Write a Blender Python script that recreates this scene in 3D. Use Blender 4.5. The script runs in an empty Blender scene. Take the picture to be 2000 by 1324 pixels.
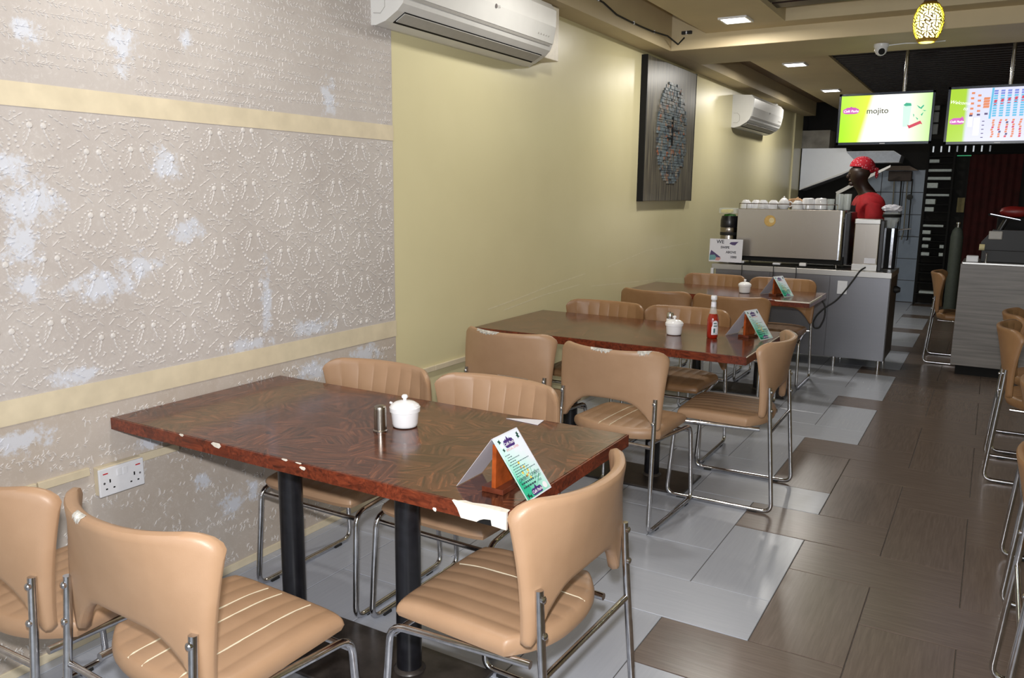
import bpy, bmesh, math, random
from mathutils import Vector, Matrix, Euler
rnd = random.Random(7)
C = bpy.data.collections.new('scene_collection'); bpy.context.scene.collection.children.link(C)
S = bpy.context.scene
PI = math.pi
WX = -2.513          # plane of the long wall
# ------------------------------------------------------------------ camera
cam = bpy.data.cameras.new('camera'); co = bpy.data.objects.new('camera', cam); C.objects.link(co)
yaw, pitch, roll = 0.53078, 0.17989, 0.010486
f0 = Vector((-math.sin(yaw), math.cos(yaw), 0)); r0 = Vector((math.cos(yaw), math.sin(yaw), 0)); u0 = Vector((0, 0, 1))
f1 = f0*math.cos(pitch) - u0*math.sin(pitch); u1 = u0*math.cos(pitch) + f0*math.sin(pitch)
r2 = r0*math.cos(roll) + u1*math.sin(roll); u2 = -r0*math.sin(roll) + u1*math.cos(roll)
co.matrix_world = Matrix(((r2.x, u2.x, -f1.x, 0), (r2.y, u2.y, -f1.y, 0), (r2.z, u2.z, -f1.z, 1.52), (0, 0, 0, 1)))
cam.sensor_width = 36; cam.lens = 1583.9/2000*36; cam.clip_start = 0.02; cam.clip_end = 60
S.camera = co
# ------------------------------------------------------------------ light
S.view_settings.view_transform = 'Standard'; S.view_settings.look = 'None'
S.view_settings.gamma = 1; S.view_settings.exposure = 0.0; S.view_settings.use_curve_mapping = False
w = bpy.data.worlds.new('world'); S.world = w; w.use_nodes = True
w.node_tree.nodes['Background'].inputs[0].default_value = (0.80, 0.88, 1.0, 1)
w.node_tree.nodes['Background'].inputs[1].default_value = 1.0
def lamp(name, kind, loc, power, color=(1, 1, 1), **k):
    l = bpy.data.lights.new(name, kind); l.energy = power; l.color = color
    for a, b in k.items(): setattr(l, a, b)
    o = bpy.data.objects.new(name, l); o.location = loc; C.objects.link(o); return o
# the camera's own flash, a hand's breadth above the lens
flash = lamp('camera_flash', 'SPOT', (-0.02, 0.0, 1.66), 270, (1.0, 0.985, 0.985), shadow_soft_size=0.03, spot_size=2.2, spot_blend=0.9)
flash.rotation_euler = (PI/2 - 0.12, 0, yaw)
# daylight through the open shop front behind the camera
dl = lamp('shopfront_daylight', 'AREA', (0.2, -2.35, 1.45), 60, (0.86, 0.93, 1.0), shape='RECTANGLE', size=4.4, size_y=2.2)
dl.rotation_euler = (PI/2, 0, 0)
LED = (1.0, 0.955, 0.88)
LIGHTS = [(-1.71, 1.7), (-1.71, 3.8), (-1.71, 5.98), (-1.75, 8.16), (-1.79, 10.33), (1.7, 1.7), (1.7, 3.8), (1.7, 5.98), (1.7, 8.16)]  # lamps beyond the labelled ceiling lights are assumed, out of view
for x, y in LIGHTS:
    lamp('led_panel_light', 'AREA', (x, y, 2.70), ((13 if y < 5 else 19.0) if x < 0 else 1.5), LED, shape='RECTANGLE', size=0.16, size_y=0.16)
# ------------------------------------------------------------------ materials
def srgb(r, g, b):
    f = lambda c: (c/255/12.92) if c/255 <= 0.04045 else ((c/255+0.055)/1.055)**2.4
    return (f(r), f(g), f(b), 1)
class NT:
    def __init__(s, name):
        s.m = bpy.data.materials.new(name); s.m.use_nodes = True; s.t = s.m.node_tree
        s.p = s.t.nodes['Principled BSDF']
    def n(s, typ, **k):
        nd = s.t.nodes.new(typ)
        for a, b in k.items():
            if a[0] == '_': setattr(nd, a[1:], b)
            else: nd.inputs[a.replace('__', ' ')].default_value = b
        return nd
    def l(s, a, b): s.t.links.new(a, b)
    def obj(s, scale=(1, 1, 1), rot=(0, 0, 0), world=False):
        if world: t = s.n('ShaderNodeNewGeometry').outputs['Position']
        else: t = s.n('ShaderNodeTexCoord').outputs['Object']
        mp = s.n('ShaderNodeMapping'); mp.inputs['Scale'].default_value = scale; mp.inputs['Rotation'].default_value = rot
        s.l(t, mp.inputs['Vector']); return mp.outputs['Vector']
    def noise(s, vec, scale, detail=4, rough=0.55, dist=0):
        nd = s.n('ShaderNodeTexNoise', Scale=scale, Detail=detail, Roughness=rough, Distortion=dist); s.l(vec, nd.inputs['Vector']); return nd.outputs['Fac']
    def ramp(s, fac, stops):
        r = s.n('ShaderNodeValToRGB'); e = r.color_ramp.elements
        while len(e) < len(stops): e.new(0.5)
        for i, (p, c) in enumerate(stops): e[i].position = p; e[i].color = c
        s.l(fac, r.inputs['Fac']); return r.outputs['Color']
    def mix(s, fac, a, b, mode='MIX'):
        m = s.n('ShaderNodeMix', _data_type='RGBA', _blend_type=mode)
        for v, i in ((fac, 0), (a, 6), (b, 7)):
            if hasattr(v, 'is_linked') or hasattr(v, 'links'): s.l(v, m.inputs[i])
            else: m.inputs[i].default_value = v
        return m.outputs[2]
    def math(s, op, a, b=0, c=None):
        m = s.n('ShaderNodeMath', _operation=op)
        for v, i in ((a, 0), (b, 1), (c, 2)):
            if v is None: continue
            if hasattr(v, 'links'): s.l(v, m.inputs[i])
            else: m.inputs[i].default_value = v
        return m.outputs[0]
    def bump(s, h, strength=0.3, dist=0.002):
        b = s.n('ShaderNodeBump', Strength=strength, Distance=dist); s.l(h, b.inputs['Height']); s.l(b.outputs['Normal'], s.p.inputs['Normal'])
    def set(s, **k):
        for a, b in k.items(): s.p.inputs[a.replace('__', ' ')].default_value = b
        return s
    def col(s, c): s.l(c, s.p.inputs['Base Color'])
def plain(name, c, rough=0.5, metal=0.0, vary=0.06, scale=30, **k):
    t = NT(name); v = t.obj(); n = t.noise(v, scale, 3)
    lo = tuple(x*(1-vary*2) for x in c[:3])+(1,); hi = tuple(min(1, x*(1+vary)) for x in c[:3])+(1,)
    t.col(t.ramp(n, [(0.3, lo), (0.7, hi)])); t.set(Roughness=rough, Metallic=metal, **k); return t.m
def emis(name, c, st):
    t = NT(name); t.set(Base__Color=(0, 0, 0, 1), Roughness=0.3, Emission__Color=c, Emission__Strength=st); return t.m
M = {}
# cream wall paint
t = NT('cream_paint'); v = t.obj(world=True)
a = t.ramp(t.noise(v, 0.9, 4), [(0.3, srgb(208, 200, 160)), (0.7, srgb(218, 210, 170))])
t.col(a); t.set(Roughness=0.32); t.bump(t.noise(v, 6, 3), 0.12, 0.01); M['cream'] = t.m
M['cream_trim'] = plain('cream_trim_paint', srgb(214, 202, 176), 0.42, vary=0.05, scale=12)
# greige stamped plaster with white repair patches
def plaster(name, base1, base2, white, patches=()):
    t = NT(name); v = t.obj(world=True)
    b = t.ramp(t.noise(v, 3.0, 5), [(0.3, base1), (0.7, base2)])
    fine = t.noise(v, 60, 8, 0.8, 0.6)
    b = t.mix(t.math('MULTIPLY', t.ramp(fine, [(0.52, (0, 0, 0, 1)), (0.72, (1, 1, 1, 1))]), 0.55), b, white)
    wob = t.noise(v, 22, 8, 0.78)
    acc = None
    for (py, pz, ry, rz) in patches:
        s3 = t.n('ShaderNodeVectorMath', _operation='SUBTRACT'); t.l(v, s3.inputs[0]); s3.inputs[1].default_value = (WX, py, pz)
        s4 = t.n('ShaderNodeVectorMath', _operation='MULTIPLY'); t.l(s3.outputs[0], s4.inputs[0]); s4.inputs[1].default_value = (0.1, 1/ry, 1/rz)
        s5 = t.n('ShaderNodeVectorMath', _operation='LENGTH'); t.l(s4.outputs[0], s5.inputs[0])
        d = t.math('ADD', s5.outputs['Value'], t.math('MULTIPLY', t.math('SUBTRACT', wob, 0.5), 4.6))
        acc = d if acc is None else t.math('MINIMUM', acc, d)
    if acc is not None:
        k = t.ramp(acc, [(0.45, (0.9, 0.9, 0.9, 1)), (1.05, (0, 0, 0, 1))])
        b = t.mix(k, b, srgb(204, 208, 218))
    t.col(b); t.set(Roughness=0.72, Specular__IOR__Level=0.3)
    t.bump(fine, 0.25, 0.003); return t.m
PATCH = [(1.43, 1.97, .05, .045), (1.74, 1.97, .045, .08), (1.99, 2.03, .03, .03), (2.70, 1.91, .05, .07), (1.34, 1.57, .07, .05), (1.40, 1.47, .10, .08),
         (1.36, 1.34, .07, .07), (1.87, 1.60, .06, .06), (1.95, 1.37, .075, .05), (1.37, 1.22, .05, .05), (1.60, 1.20, .14, .05), (1.74, 1.26, .08, .05),
         (2.31, 1.07, .035, .16), (2.20, .91, .12, .03), (2.36, .65, .09, .05), (2.08, .28, .07, .05), (2.19, .30, .03, .06), (1.76, .63, .09, .03),
         (2.55, 0.93, .14, .04), (1.95, .42, .05, .04), (2.55, .74, .12, .05), (1.30, .75, .1, .04), (2.9, .76, .12, .05), (1.5, .92, .1, .03)]
M['plaster'] = plaster('stamped_plaster', srgb(180, 173, 169), srgb(192, 186, 182), srgb(216, 213, 211), PATCH)
M['plaster_low'] = plaster('worn_plaster_below', srgb(176, 164, 152), srgb(192, 184, 177), srgb(214, 210, 206), PATCH)
M['relief'] = plaster('stamped_relief', srgb(200, 196, 193), srgb(210, 206, 204), srgb(218, 216, 215), PATCH)
# floor tiles
def tile_mat(name, c1, c2, c3, axis, rough):
    t = NT(name); sc = (1.6, 26, 1) if axis == 0 else (26, 1.6, 1)
    v = t.obj(world=True, scale=sc)
    a = t.noise(v, 3.2, 6, 0.62, 0.4)
    c = t.ramp(a, [(0.28, c1), (0.5, c2), (0.74, c3)])
    v2 = t.obj(world=True); n2 = t.noise(v2, 2.0, 4)
    c = t.mix(t.math('MULTIPLY', n2, 0.22), c, c1)
    t.col(c); t.set(Roughness=rough, Specular__IOR__Level=0.5)
    t.l(t.math('MULTIPLY_ADD', a, 0.02, rough-0.01), t.p.inputs['Roughness'])
    return t.m
for ax in (0, 1):
    M['tile_light%d' % ax] = tile_mat('pale_tile_%s' % 'across along'.split()[ax], srgb(168, 173, 184), srgb(172, 177, 188), srgb(177, 181, 191), ax, 0.27)
    M['tile_dark%d' % ax] = tile_mat('brown_tile_%s' % 'across along'.split()[ax], srgb(98, 86, 79), srgb(108, 95, 87), srgb(119, 105, 96), ax, 0.26)
M['grout'] = plain('grout', srgb(84, 78, 74), 0.8, vary=0.15, scale=60)
# leather
def leather(name, c, dark):
    t = NT(name); v = t.obj()
    n = t.noise(v, 9, 4); c_ = t.ramp(n, [(0.3, dark), (0.7, c)])
    t.col(c_); t.set(Roughness=0.42, Specular__IOR__Level=0.45)
    vo = t.n('ShaderNodeTexVoronoi', Scale=380); t.l(v, vo.inputs['Vector']); t.bump(vo.outputs['Distance'], 0.12, 0.0008)
    return t.m
M['leather'] = leather('tan_leather', srgb(172, 139, 110), srgb(164, 131, 102))
M['leather_brown'] = leather('brown_leather', srgb(152, 116, 82), srgb(140, 104, 70))
M['seam'] = plain('exposed_seam_cloth', srgb(214, 202, 176), 0.8)
M['foam'] = plain('exposed_foam', srgb(200, 196, 188), 0.9, vary=0.25, scale=80)
M['chrome'] = plain('chrome_tube', (0.62, 0.62, 0.64, 1), 0.13, 1.0, vary=0.1, scale=40)
M['rubber'] = plain('black_rubber', (0.012, 0.012, 0.012, 1), 0.6)
M['black_paint'] = plain('black_enamel', (0.010, 0.010, 0.013, 1), 0.28, vary=0.2)
t = NT('dusty_black_plate'); v = t.obj(); n = t.noise(v, 7, 6, 0.7)
t.col(t.ramp(n, [(0.35, (0.012, 0.010, 0.010, 1)), (0.8, (0.075, 0.062, 0.055, 1))])); t.set(Roughness=0.34); M['plate'] = t.m
# brushed steel
def steel(name, c, rough, sc=(1, 1, 60)):
    t = NT(name); v = t.obj(world=True, scale=sc); n = t.noise(v, 6, 4)
    t.col(t.ramp(n, [(0.2, tuple(x*0.965 for x in c[:3])+(1,)), (0.8, c)])); t.set(Metallic=1.0)
    t.l(t.math('MULTIPLY_ADD', n, 0.015, rough-0.007), t.p.inputs['Roughness']); return t.m
M['steel'] = steel('brushed_steel', (0.46, 0.45, 0.43, 1), 0.34, (.4, .4, 22))
M['steel_v'] = steel('brushed_steel_upright', (0.33, 0.30, 0.265, 1), 0.27, (22, 22, .4))
M['steel_counter'] = steel('scuffed_counter_steel', (0.22, 0.22, 0.235, 1), 0.33, (.5, .5, 14))
M['steel_dull'] = steel('dull_hood_steel', (0.62, 0.64, 0.68, 1), 0.5, (2, 2, 2))
M['ceramic'] = plain('white_ceramic', (0.82, 0.82, 0.84, 1), 0.12, vary=0.01)
M['white_plastic'] = plain('white_plastic', srgb(224, 226, 232), 0.3, vary=0.02)
M['ac_plastic'] = plain('warm_white_casing', srgb(214, 214, 212), 0.33, vary=0.03, scale=5)
M['ac_grey'] = plain('grey_louver', srgb(172, 170, 166), 0.45, vary=0.03)
M['dark'] = plain('near_black', (0.006, 0.006, 0.006, 1), 0.7, Specular__IOR__Level=0.25)
M['dark_wood'] = plain('dark_red_wood', srgb(44, 24, 18), 0.35, vary=0.3, scale=9)
t = NT('dark_slat_wood'); v = t.obj(world=True, scale=(2, 30, 1)); n = t.noise(v, 3, 4)
t.col(t.ramp(n, [(0.3, srgb(20, 13, 11)), (0.7, srgb(40, 26, 21))])); t.set(Roughness=0.5); M['slat'] = t.m
M['orange_wood'] = plain('varnished_orange_wood', srgb(150, 70, 28), 0.22, vary=0.2, scale=25)
M['cocoa_wood'] = plain('varnished_stand_base', srgb(98, 48, 32), 0.2, vary=0.2, scale=25)
M['paper'] = plain('white_card', srgb(222, 222, 232), 0.45, vary=0.01)
# laminate with crossing leaf figure
def laminate(name, d1, d2, d3, rough):
    t = NT(name); v = t.obj()
    vo = t.n('ShaderNodeTexVoronoi', Scale=11.0); t.l(v, vo.inputs['Vector'])
    rot = t.n('ShaderNodeVectorRotate', _rotation_type='Z_AXIS'); t.l(v, rot.inputs['Vector'])
    sx = t.n('ShaderNodeSeparateColor'); t.l(vo.outputs['Color'], sx.inputs[0])
    t.l(t.math('MULTIPLY', sx.outputs[0], 6.28), rot.inputs['Angle'])
    mp = t.n('ShaderNodeMapping'); mp.inputs['Scale'].default_value = (8, 90, 90); t.l(rot.outputs[0], mp.inputs['Vector'])
    n = t.noise(mp.outputs[0], 1.0, 4, 0.6, 0.6)
    c = t.ramp(n, [(0.3, d1), (0.52, d2), (0.75, d3)])
    e = t.ramp(sx.outputs[1], [(0.0, (0.55, 0.55, 0.55, 1)), (1.0, (1, 1, 1, 1))])
    c = t.mix(0.8, c, e, 'MULTIPLY')
    t.col(c); t.set(Roughness=rough, Specular__IOR__Level=0.6); return t.m
M['table_top'] = laminate('brown_leaf_laminate', srgb(48, 24, 16), srgb(96, 54, 37), srgb(142, 86, 58), 0.15)
M['table_edge'] = laminate('red_brown_edge_laminate', srgb(70, 26, 14), srgb(118, 50, 28), srgb(146, 70, 42), 0.28)
M['chipboard'] = plain('exposed_white_core', srgb(232, 226, 214), 0.8, vary=0.08, scale=60)
t = NT('grey_wood_laminate'); v = t.obj(world=True, scale=(0.6, 0.6, 14)); n = t.noise(v, 3, 5, 0.6)
t.col(t.ramp(n, [(0.25, srgb(94, 90, 88)), (0.5, srgb(122, 118, 116)), (0.75, srgb(142, 138, 134))])); t.set(Roughness=0.4); M['grey_wood'] = t.m
M['glass'] = (lambda t: (t.set(Base__Color=(0.75, 0.8, 0.8, 1), Roughness=0.05, Alpha=0.32, Specular__IOR__Level=0.9), t.m)[1])(NT('clear_glass'))
M['ketchup'] = plain('ketchup_red', srgb(150, 26, 10), 0.12, vary=0.1, Coat__Weight=0.8)
M['blue_grey_tile'] = plain('glazed_wall_tile', srgb(140, 154, 172), 0.2, vary=0.05, scale=4)
M['skin'] = plain('dark_brown_skin', srgb(46, 29, 23), 0.45)
M['red_cloth'] = plain('red_shirt_cloth', srgb(160, 14, 26), 0.8, vary=0.08)
M['black_cloth'] = plain('black_apron_cloth', srgb(26, 24, 30), 0.9)
t = NT('red_paisley_cloth'); v = t.obj(); vo = t.n('ShaderNodeTexVoronoi', Scale=48); t.l(v, vo.inputs['Vector'])
t.col(t.ramp(vo.outputs['Distance'], [(0.18, srgb(210, 160, 172)), (0.30, srgb(176, 20, 40))])); t.set(Roughness=0.8); M['paisley'] = t.m
# ------------------------------------------------------------------ geometry helpers
def build(name, bm, m, parent=None, smooth=False, loc=None, rot=None, kind=None, label=None):
    me = bpy.data.meshes.new(name); bm.to_mesh(me); bm.free()
    for mm in (m if isinstance(m, (list, tuple)) else [m]): me.materials.append(mm)
    if smooth:
        for p in me.polygons: p.use_smooth = True
        me.set_sharp_from_angle(angle=math.radians(38))
    o = bpy.data.objects.new(name, me); C.objects.link(o)
    if parent: o.parent = parent
    if loc: o.location = loc
    if rot: o.rotation_euler = rot
    if kind: o['kind'] = kind
    if label: o['label'] = label
    return o
def thing(name, label, cat, loc=(0, 0, 0), rz=0, group=None):
    o = bpy.data.objects.new(name, None); o.empty_display_size = 0.1; C.objects.link(o); o.location = loc; o.rotation_euler = (0, 0, rz)
    o['label'] = label; o['category'] = cat
    if group: o['group'] = group
    return o
def tag(o, label, cat, group=None):
    o['label'] = label; o['category'] = cat
    if group: o['group'] = group
    return o
def copy_tree(o, parent=None):
    c = o.copy(); C.objects.link(c)
    if parent: c.parent = parent
    for ch in list(o.children): copy_tree(ch, c)
    return c
def box(bm, x0, x1, y0, y1, z0, z1, bev=0, seg=2):
    r = bmesh.ops.create_cube(bm, size=1)
    vs = r['verts']
    for v in vs: v.co = Vector(((x0+x1)/2+v.co.x*(x1-x0), (y0+y1)/2+v.co.y*(y1-y0), (z0+z1)/2+v.co.z*(z1-z0)))
    if bev:
        es = list({e for v in vs for e in v.link_edges})
        bmesh.ops.bevel(bm, geom=es, offset=bev, segments=seg, profile=0.5, affect='EDGES')
    return bm
def B(*a, **k): return box(bmesh.new(), *a, **k)
def prism(bm, pts, lo, hi, axis='y'):
    """extrude polygon; axis y: pts=(x,z); axis x: pts=(y,z); axis z: pts=(x,y)"""
    def P(p, t): return {'y': (p[0], t, p[1]), 'x': (t, p[0], p[1]), 'z': (p[0], p[1], t)}[axis]
    a = [bm.verts.new(P(p, lo)) for p in pts]; b = [bm.verts.new(P(p, hi)) for p in pts]
    bm.faces.new(a); bm.faces.new(b[::-1])
    for i in range(len(pts)): j = (i+1) % len(pts); bm.faces.new((a[i], b[i], b[j], a[j]))
    bmesh.ops.recalc_face_normals(bm, faces=bm.faces[:]); return bm
def fillet(pts, r, n=5):
    out = [Vector(pts[0])]
    for i in range(1, len(pts)-1):
        p0, p, p1 = Vector(pts[i-1]), Vector(pts[i]), Vector(pts[i+1])
        a = (p0-p); b = (p1-p); rr = min(r, a.length*0.45, b.length*0.45)
        a = p+a.normalized()*rr; b = p+b.normalized()*rr
        for k in range(n+1):
            s = k/n; out.append(a*(1-s)**2+p*2*s*(1-s)+b*s*s)
    out.append(Vector(pts[-1])); return out
def tube(bm, pts, r, n=10, bend=0, caps=True):
    pts = fillet(pts, bend) if bend else [Vector(p) for p in pts]
    rings = []; up = None
    for i, p in enumerate(pts):
        d = (pts[min(i+1, len(pts)-1)]-pts[max(i-1, 0)]).normalized()
        if up is None: up = d.orthogonal().normalized()
        else: up = (up-d*up.dot(d)).normalized()
        s = d.cross(up); rr = r[i] if isinstance(r, (list, tuple)) else r
        rings.append([bm.verts.new(p+up*math.cos(2*PI*k/n)*rr+s*math.sin(2*PI*k/n)*rr) for k in range(n)])
    for a, b in zip(rings, rings[1:]):
        for k in range(n): bm.faces.new((a[k], a[(k+1) % n], b[(k+1) % n], b[k]))
    if caps: bm.faces.new(rings[0][::-1]); bm.faces.new(rings[-1])
    bmesh.ops.recalc_face_normals(bm, faces=bm.faces[:])
    return bm
def lathe(bm, prof, n=24, cx=0, cy=0, cz=0):
    rings = []
    for r, z in prof:
        if r < 1e-5: rings.append([bm.verts.new((cx, cy, cz+z))])
        else: rings.append([bm.verts.new((cx+r*math.cos(2*PI*k/n), cy+r*math.sin(2*PI*k/n), cz+z)) for k in range(n)])
    for a, b in zip(rings, rings[1:]):
        for k in range(n):
            j = (k+1) % n
            if len(a) == 1 and len(b) == 1: continue
            if len(a) == 1: bm.faces.new((a[0], b[j], b[k]))
            elif len(b) == 1: bm.faces.new((a[k], a[j], b[0]))
            else: bm.faces.new((a[k], a[j], b[j], b[k]))
    return bm
def text(body, size, m, parent, loc, rot=(0, 0, 0), ext=0.0004, align='CENTER', shear=0, name='lettering', sx=1.0, bold=0.0):
    cu = bpy.data.curves.new(name, 'FONT'); cu.body = body; cu.size = size; cu.extrude = ext; cu.align_x = align; cu.align_y = 'CENTER'; cu.shear = shear
    cu.offset = bold; cu.resolution_u = 3
    cu.materials.append(m); tmp = bpy.data.objects.new('tmp', cu); C.objects.link(tmp); dg = bpy.context.evaluated_depsgraph_get(); dg.update()
    me = bpy.data.meshes.new_from_object(tmp.evaluated_get(dg)); bpy.data.objects.remove(tmp)
    me.materials.clear(); me.materials.append(m)
    o = bpy.data.objects.new(name, me); C.objects.link(o); o.parent = parent; o.location = loc; o.rotation_euler = rot; o.scale = (sx, 1, 1)
    return o
def struct(name, bm, m, parent=None, smooth=False):
    o = build(name, bm, m, parent, smooth); o['kind'] = 'structure'; return o
# ------------------------------------------------------------------ setting: floor
YF = 13.0
floor = struct('floor', B(WX-0.3, 3.0, -3.0, YF+0.2, -0.12, -0.003), M['grout'])
UX, X0 = 0.3115, -0.902
YL = [2.64, 2.96, 3.285, 3.61, 3.95, 4.275, 4.60, 4.93, 5.245, 5.57, 5.885, 6.20, 6.52, 6.84, 7.155, 7.475]
def gx(i): return X0+UX*i
def gy(j):
    if j < 0: return 2.64+0.322*j
    if j < len(YL): return YL[j]
    return YL[-1]+0.32*(j-len(YL)+1)
tiles_small = {k: bmesh.new() for k in ('tile_light0', 'tile_light1', 'tile_dark0', 'tile_dark1')}
def tile_bm(x0, x1, y0, y1, lift, bm=None):
    bm = bm or bmesh.new(); g = 0.0016; h = 0.0016
    o = [(x0+g, y0+g), (x1-g, y0+g), (x1-g, y1-g), (x0+g, y1-g)]
    i_ = [(x0+g+h, y0+g+h), (x1-g-h, y0+g+h), (x1-g-h, y1-g-h), (x0+g+h, y1-g-h)]
    a = [bm.verts.new((x, y, -0.004)) for x, y in o]; b = [bm.verts.new((x, y, lift-0.0012)) for x, y in o]; c = [bm.verts.new((x, y, lift)) for x, y in i_]
    for p, q in ((a, b), (b, c)):
        for k in range(4): bm.faces.new((p[k], p[(k+1) % 4], q[(k+1) % 4], q[k]))
    bm.faces.new(c); return bm
def proj(p):
    q = Vector(p)-Vector((0, 0, 1.52)); d = q.dot(f1)
    if d < 0.1: return None
    return 1000+1583.9*q.dot(r2)/d, 662-1583.9*q.dot(u2)/d
n_obj = 0
for j in range(-17, 36):
    for i in range(-7, 13):
        k = (i+j) % 4
        if k == 3: i1, j1, ax = i+2, j+1, 0
        elif k == 1: i1, j1, ax = i+1, j+2, 1
        else: continue
        x0, x1, y0, y1 = max(gx(i), WX), min(gx(i1), 2.6), max(gy(j), -2.6), min(gy(j1), YF)
        if x1-x0 < 0.02 or y1-y0 < 0.02: continue
        dark = (i1-1 >= 1) or (i == 0 and j == 5 and k == 1)
        key = ('tile_dark' if dark else 'tile_light')+str(ax)
        lift = rnd.uniform(-0.0004, 0.0004)
        vis = False
        for px in (x0, (x0+x1)/2, x1):
            for py in (y0, (y0+y1)/2, y1):
                q = proj((px, py, 0))
                if q and -20 < q[0] < 2020 and 200 < q[1] < 1344: vis = True
        if vis and y0 < 10.2 and n_obj < 290:
            n_obj += 1; build('tile', tile_bm(x0, x1, y0, y1, lift), M[key], floor)
        else: tile_bm(x0, x1, y0, y1, lift, tiles_small[key])
for key, bm in tiles_small.items(): build('outlying_tiles', bm, M[key], floor, kind='stuff')
# ------------------------------------------------------------------ setting: walls
YEND = 12.4
SCUFFS = [[(3.999, .837), (4.335, .862), (4.782, .905), (5.32, .941)], [(4.18, .81), (4.68, .85), (5.23, .87)], [(5.72, .96), (6.51, 1.04), (7.7, 1.05)], [(5.42, .84), (6.2, .80), (6.95, .76), (7.7, .70)]]
wall = struct('wall_left', B(WX-0.15, WX, -2.6, YEND, 0, 3.1), M['cream'])
struct('wall_right', B(2.6, 2.75, -2.6, YF, 0, 3.1), M['cream'])
struct('wall_back', B(WX-0.3, 3.0, YF, YF+0.15, 0, 3.1), plain('dark_kitchen_wall', srgb(34, 32, 30), 0.8, vary=0.25, scale=3))  # back wall has a near-black, uneven base colour
# shop front behind the camera: piers and lintel round a wide glazed opening
bm = bmesh.new(); box(bm, WX-0.15, -2.1, -2.75, -2.6, 0, 3.1); box(bm, 2.5, 2.75, -2.75, -2.6, 0, 3.1); box(bm, -2.1, 2.5, -2.75, -2.6, 2.6, 3.1); box(bm, -2.1, 2.5, -2.75, -2.6, 0, 0.3)
struct('wall_front', bm, M['cream'])
# wall return at the kitchen end
struct('trim_1', B(WX, WX+0.02, 11.9, YEND, 0, 2.66), M['cream'])
struct('wall_kitchen', B(WX-0.15, WX-0.02, YEND, YF, 0, 3.1), plain('kitchen_side_wall', srgb(84, 86, 90), 0.5, vary=0.2, scale=3))
# pale scuffs on the cream paint
M['scuff'] = plain('pale_scuff', srgb(224, 217, 186), .5)
for ln in SCUFFS:
    bm = bmesh.new(); prev = None
    for (y, z) in ln:
        cur = (bm.verts.new((WX+.0006, y, z-.003)), bm.verts.new((WX+.0006, y, z+.003)))
        if prev: bm.faces.new((prev[0], cur[0], cur[1], prev[1]))
        prev = cur
    build('scuff_mark', bm, M['scuff'], wall)
# stamped panels
PT = 0.004
pan_top = build('wall_panel', B(WX-0.01, WX+PT, -2.6, 3.132, 1.822, 2.66), M['plaster'], wall)
pan_mid = build('wall_panel', B(WX-0.01, WX+PT, -2.6, 3.132, 0.885, 1.752), M['plaster'], wall)
pan_low = build('wall_panel', B(WX-0.01, WX+PT, -2.6, 3.132, 0.03, 0.807), M['plaster_low'], wall)
struct('trim_2', B(WX-0.01, WX+0.0065, -2.6, 3.136, 1.752, 1.822), M['cream_trim'])
struct('trim_3', B(WX-0.01, WX+0.0065, -2.6, 3.136, 0.807, 0.885), M['cream_trim'])
struct('baseboard_left', B(WX-0.01, WX+0.010, -2.6, YEND, 0, 0.032, bev=0.002), M['cream_trim'])
# trunking along the wall with its joints
for (a, b_, z) in ((0.6, 1.33, .578), (1.335, 1.505, .578), (1.685, 1.85, .571), (2.62, 3.45, .572), (3.455, 4.6, .572), (4.605, 6.1, .572)):
    build('trunking_length', B(WX, WX+0.014, a, b_, z, z+0.028, bev=0.002), M['cream_trim'], wall)
def bumpel(bm, y, z, a, b, ang, h=0.0026, n=8):
    h *= 1.15; b *= 1.1
    ca, sa = math.cos(ang), math.sin(ang); x = WX+PT
    def R(s, hh): return [bm.verts.new((x+hh, y+s*(a*math.cos(2*PI*k/n)*ca-b*math.sin(2*PI*k/n)*sa), z+s*(a*math.cos(2*PI*k/n)*sa+b*math.sin(2*PI*k/n)*ca))) for k in range(n)]
    r0_, r1_ = R(1, -0.0005), R(0.6, h*0.85); top = bm.verts.new((x+h, y, z))
    for k in range(n):
        j = (k+1) % n; bm.faces.new((r0_[k], r0_[j], r1_[j], r1_[k])); bm.faces.new((r1_[k], r1_[j], top))
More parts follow.
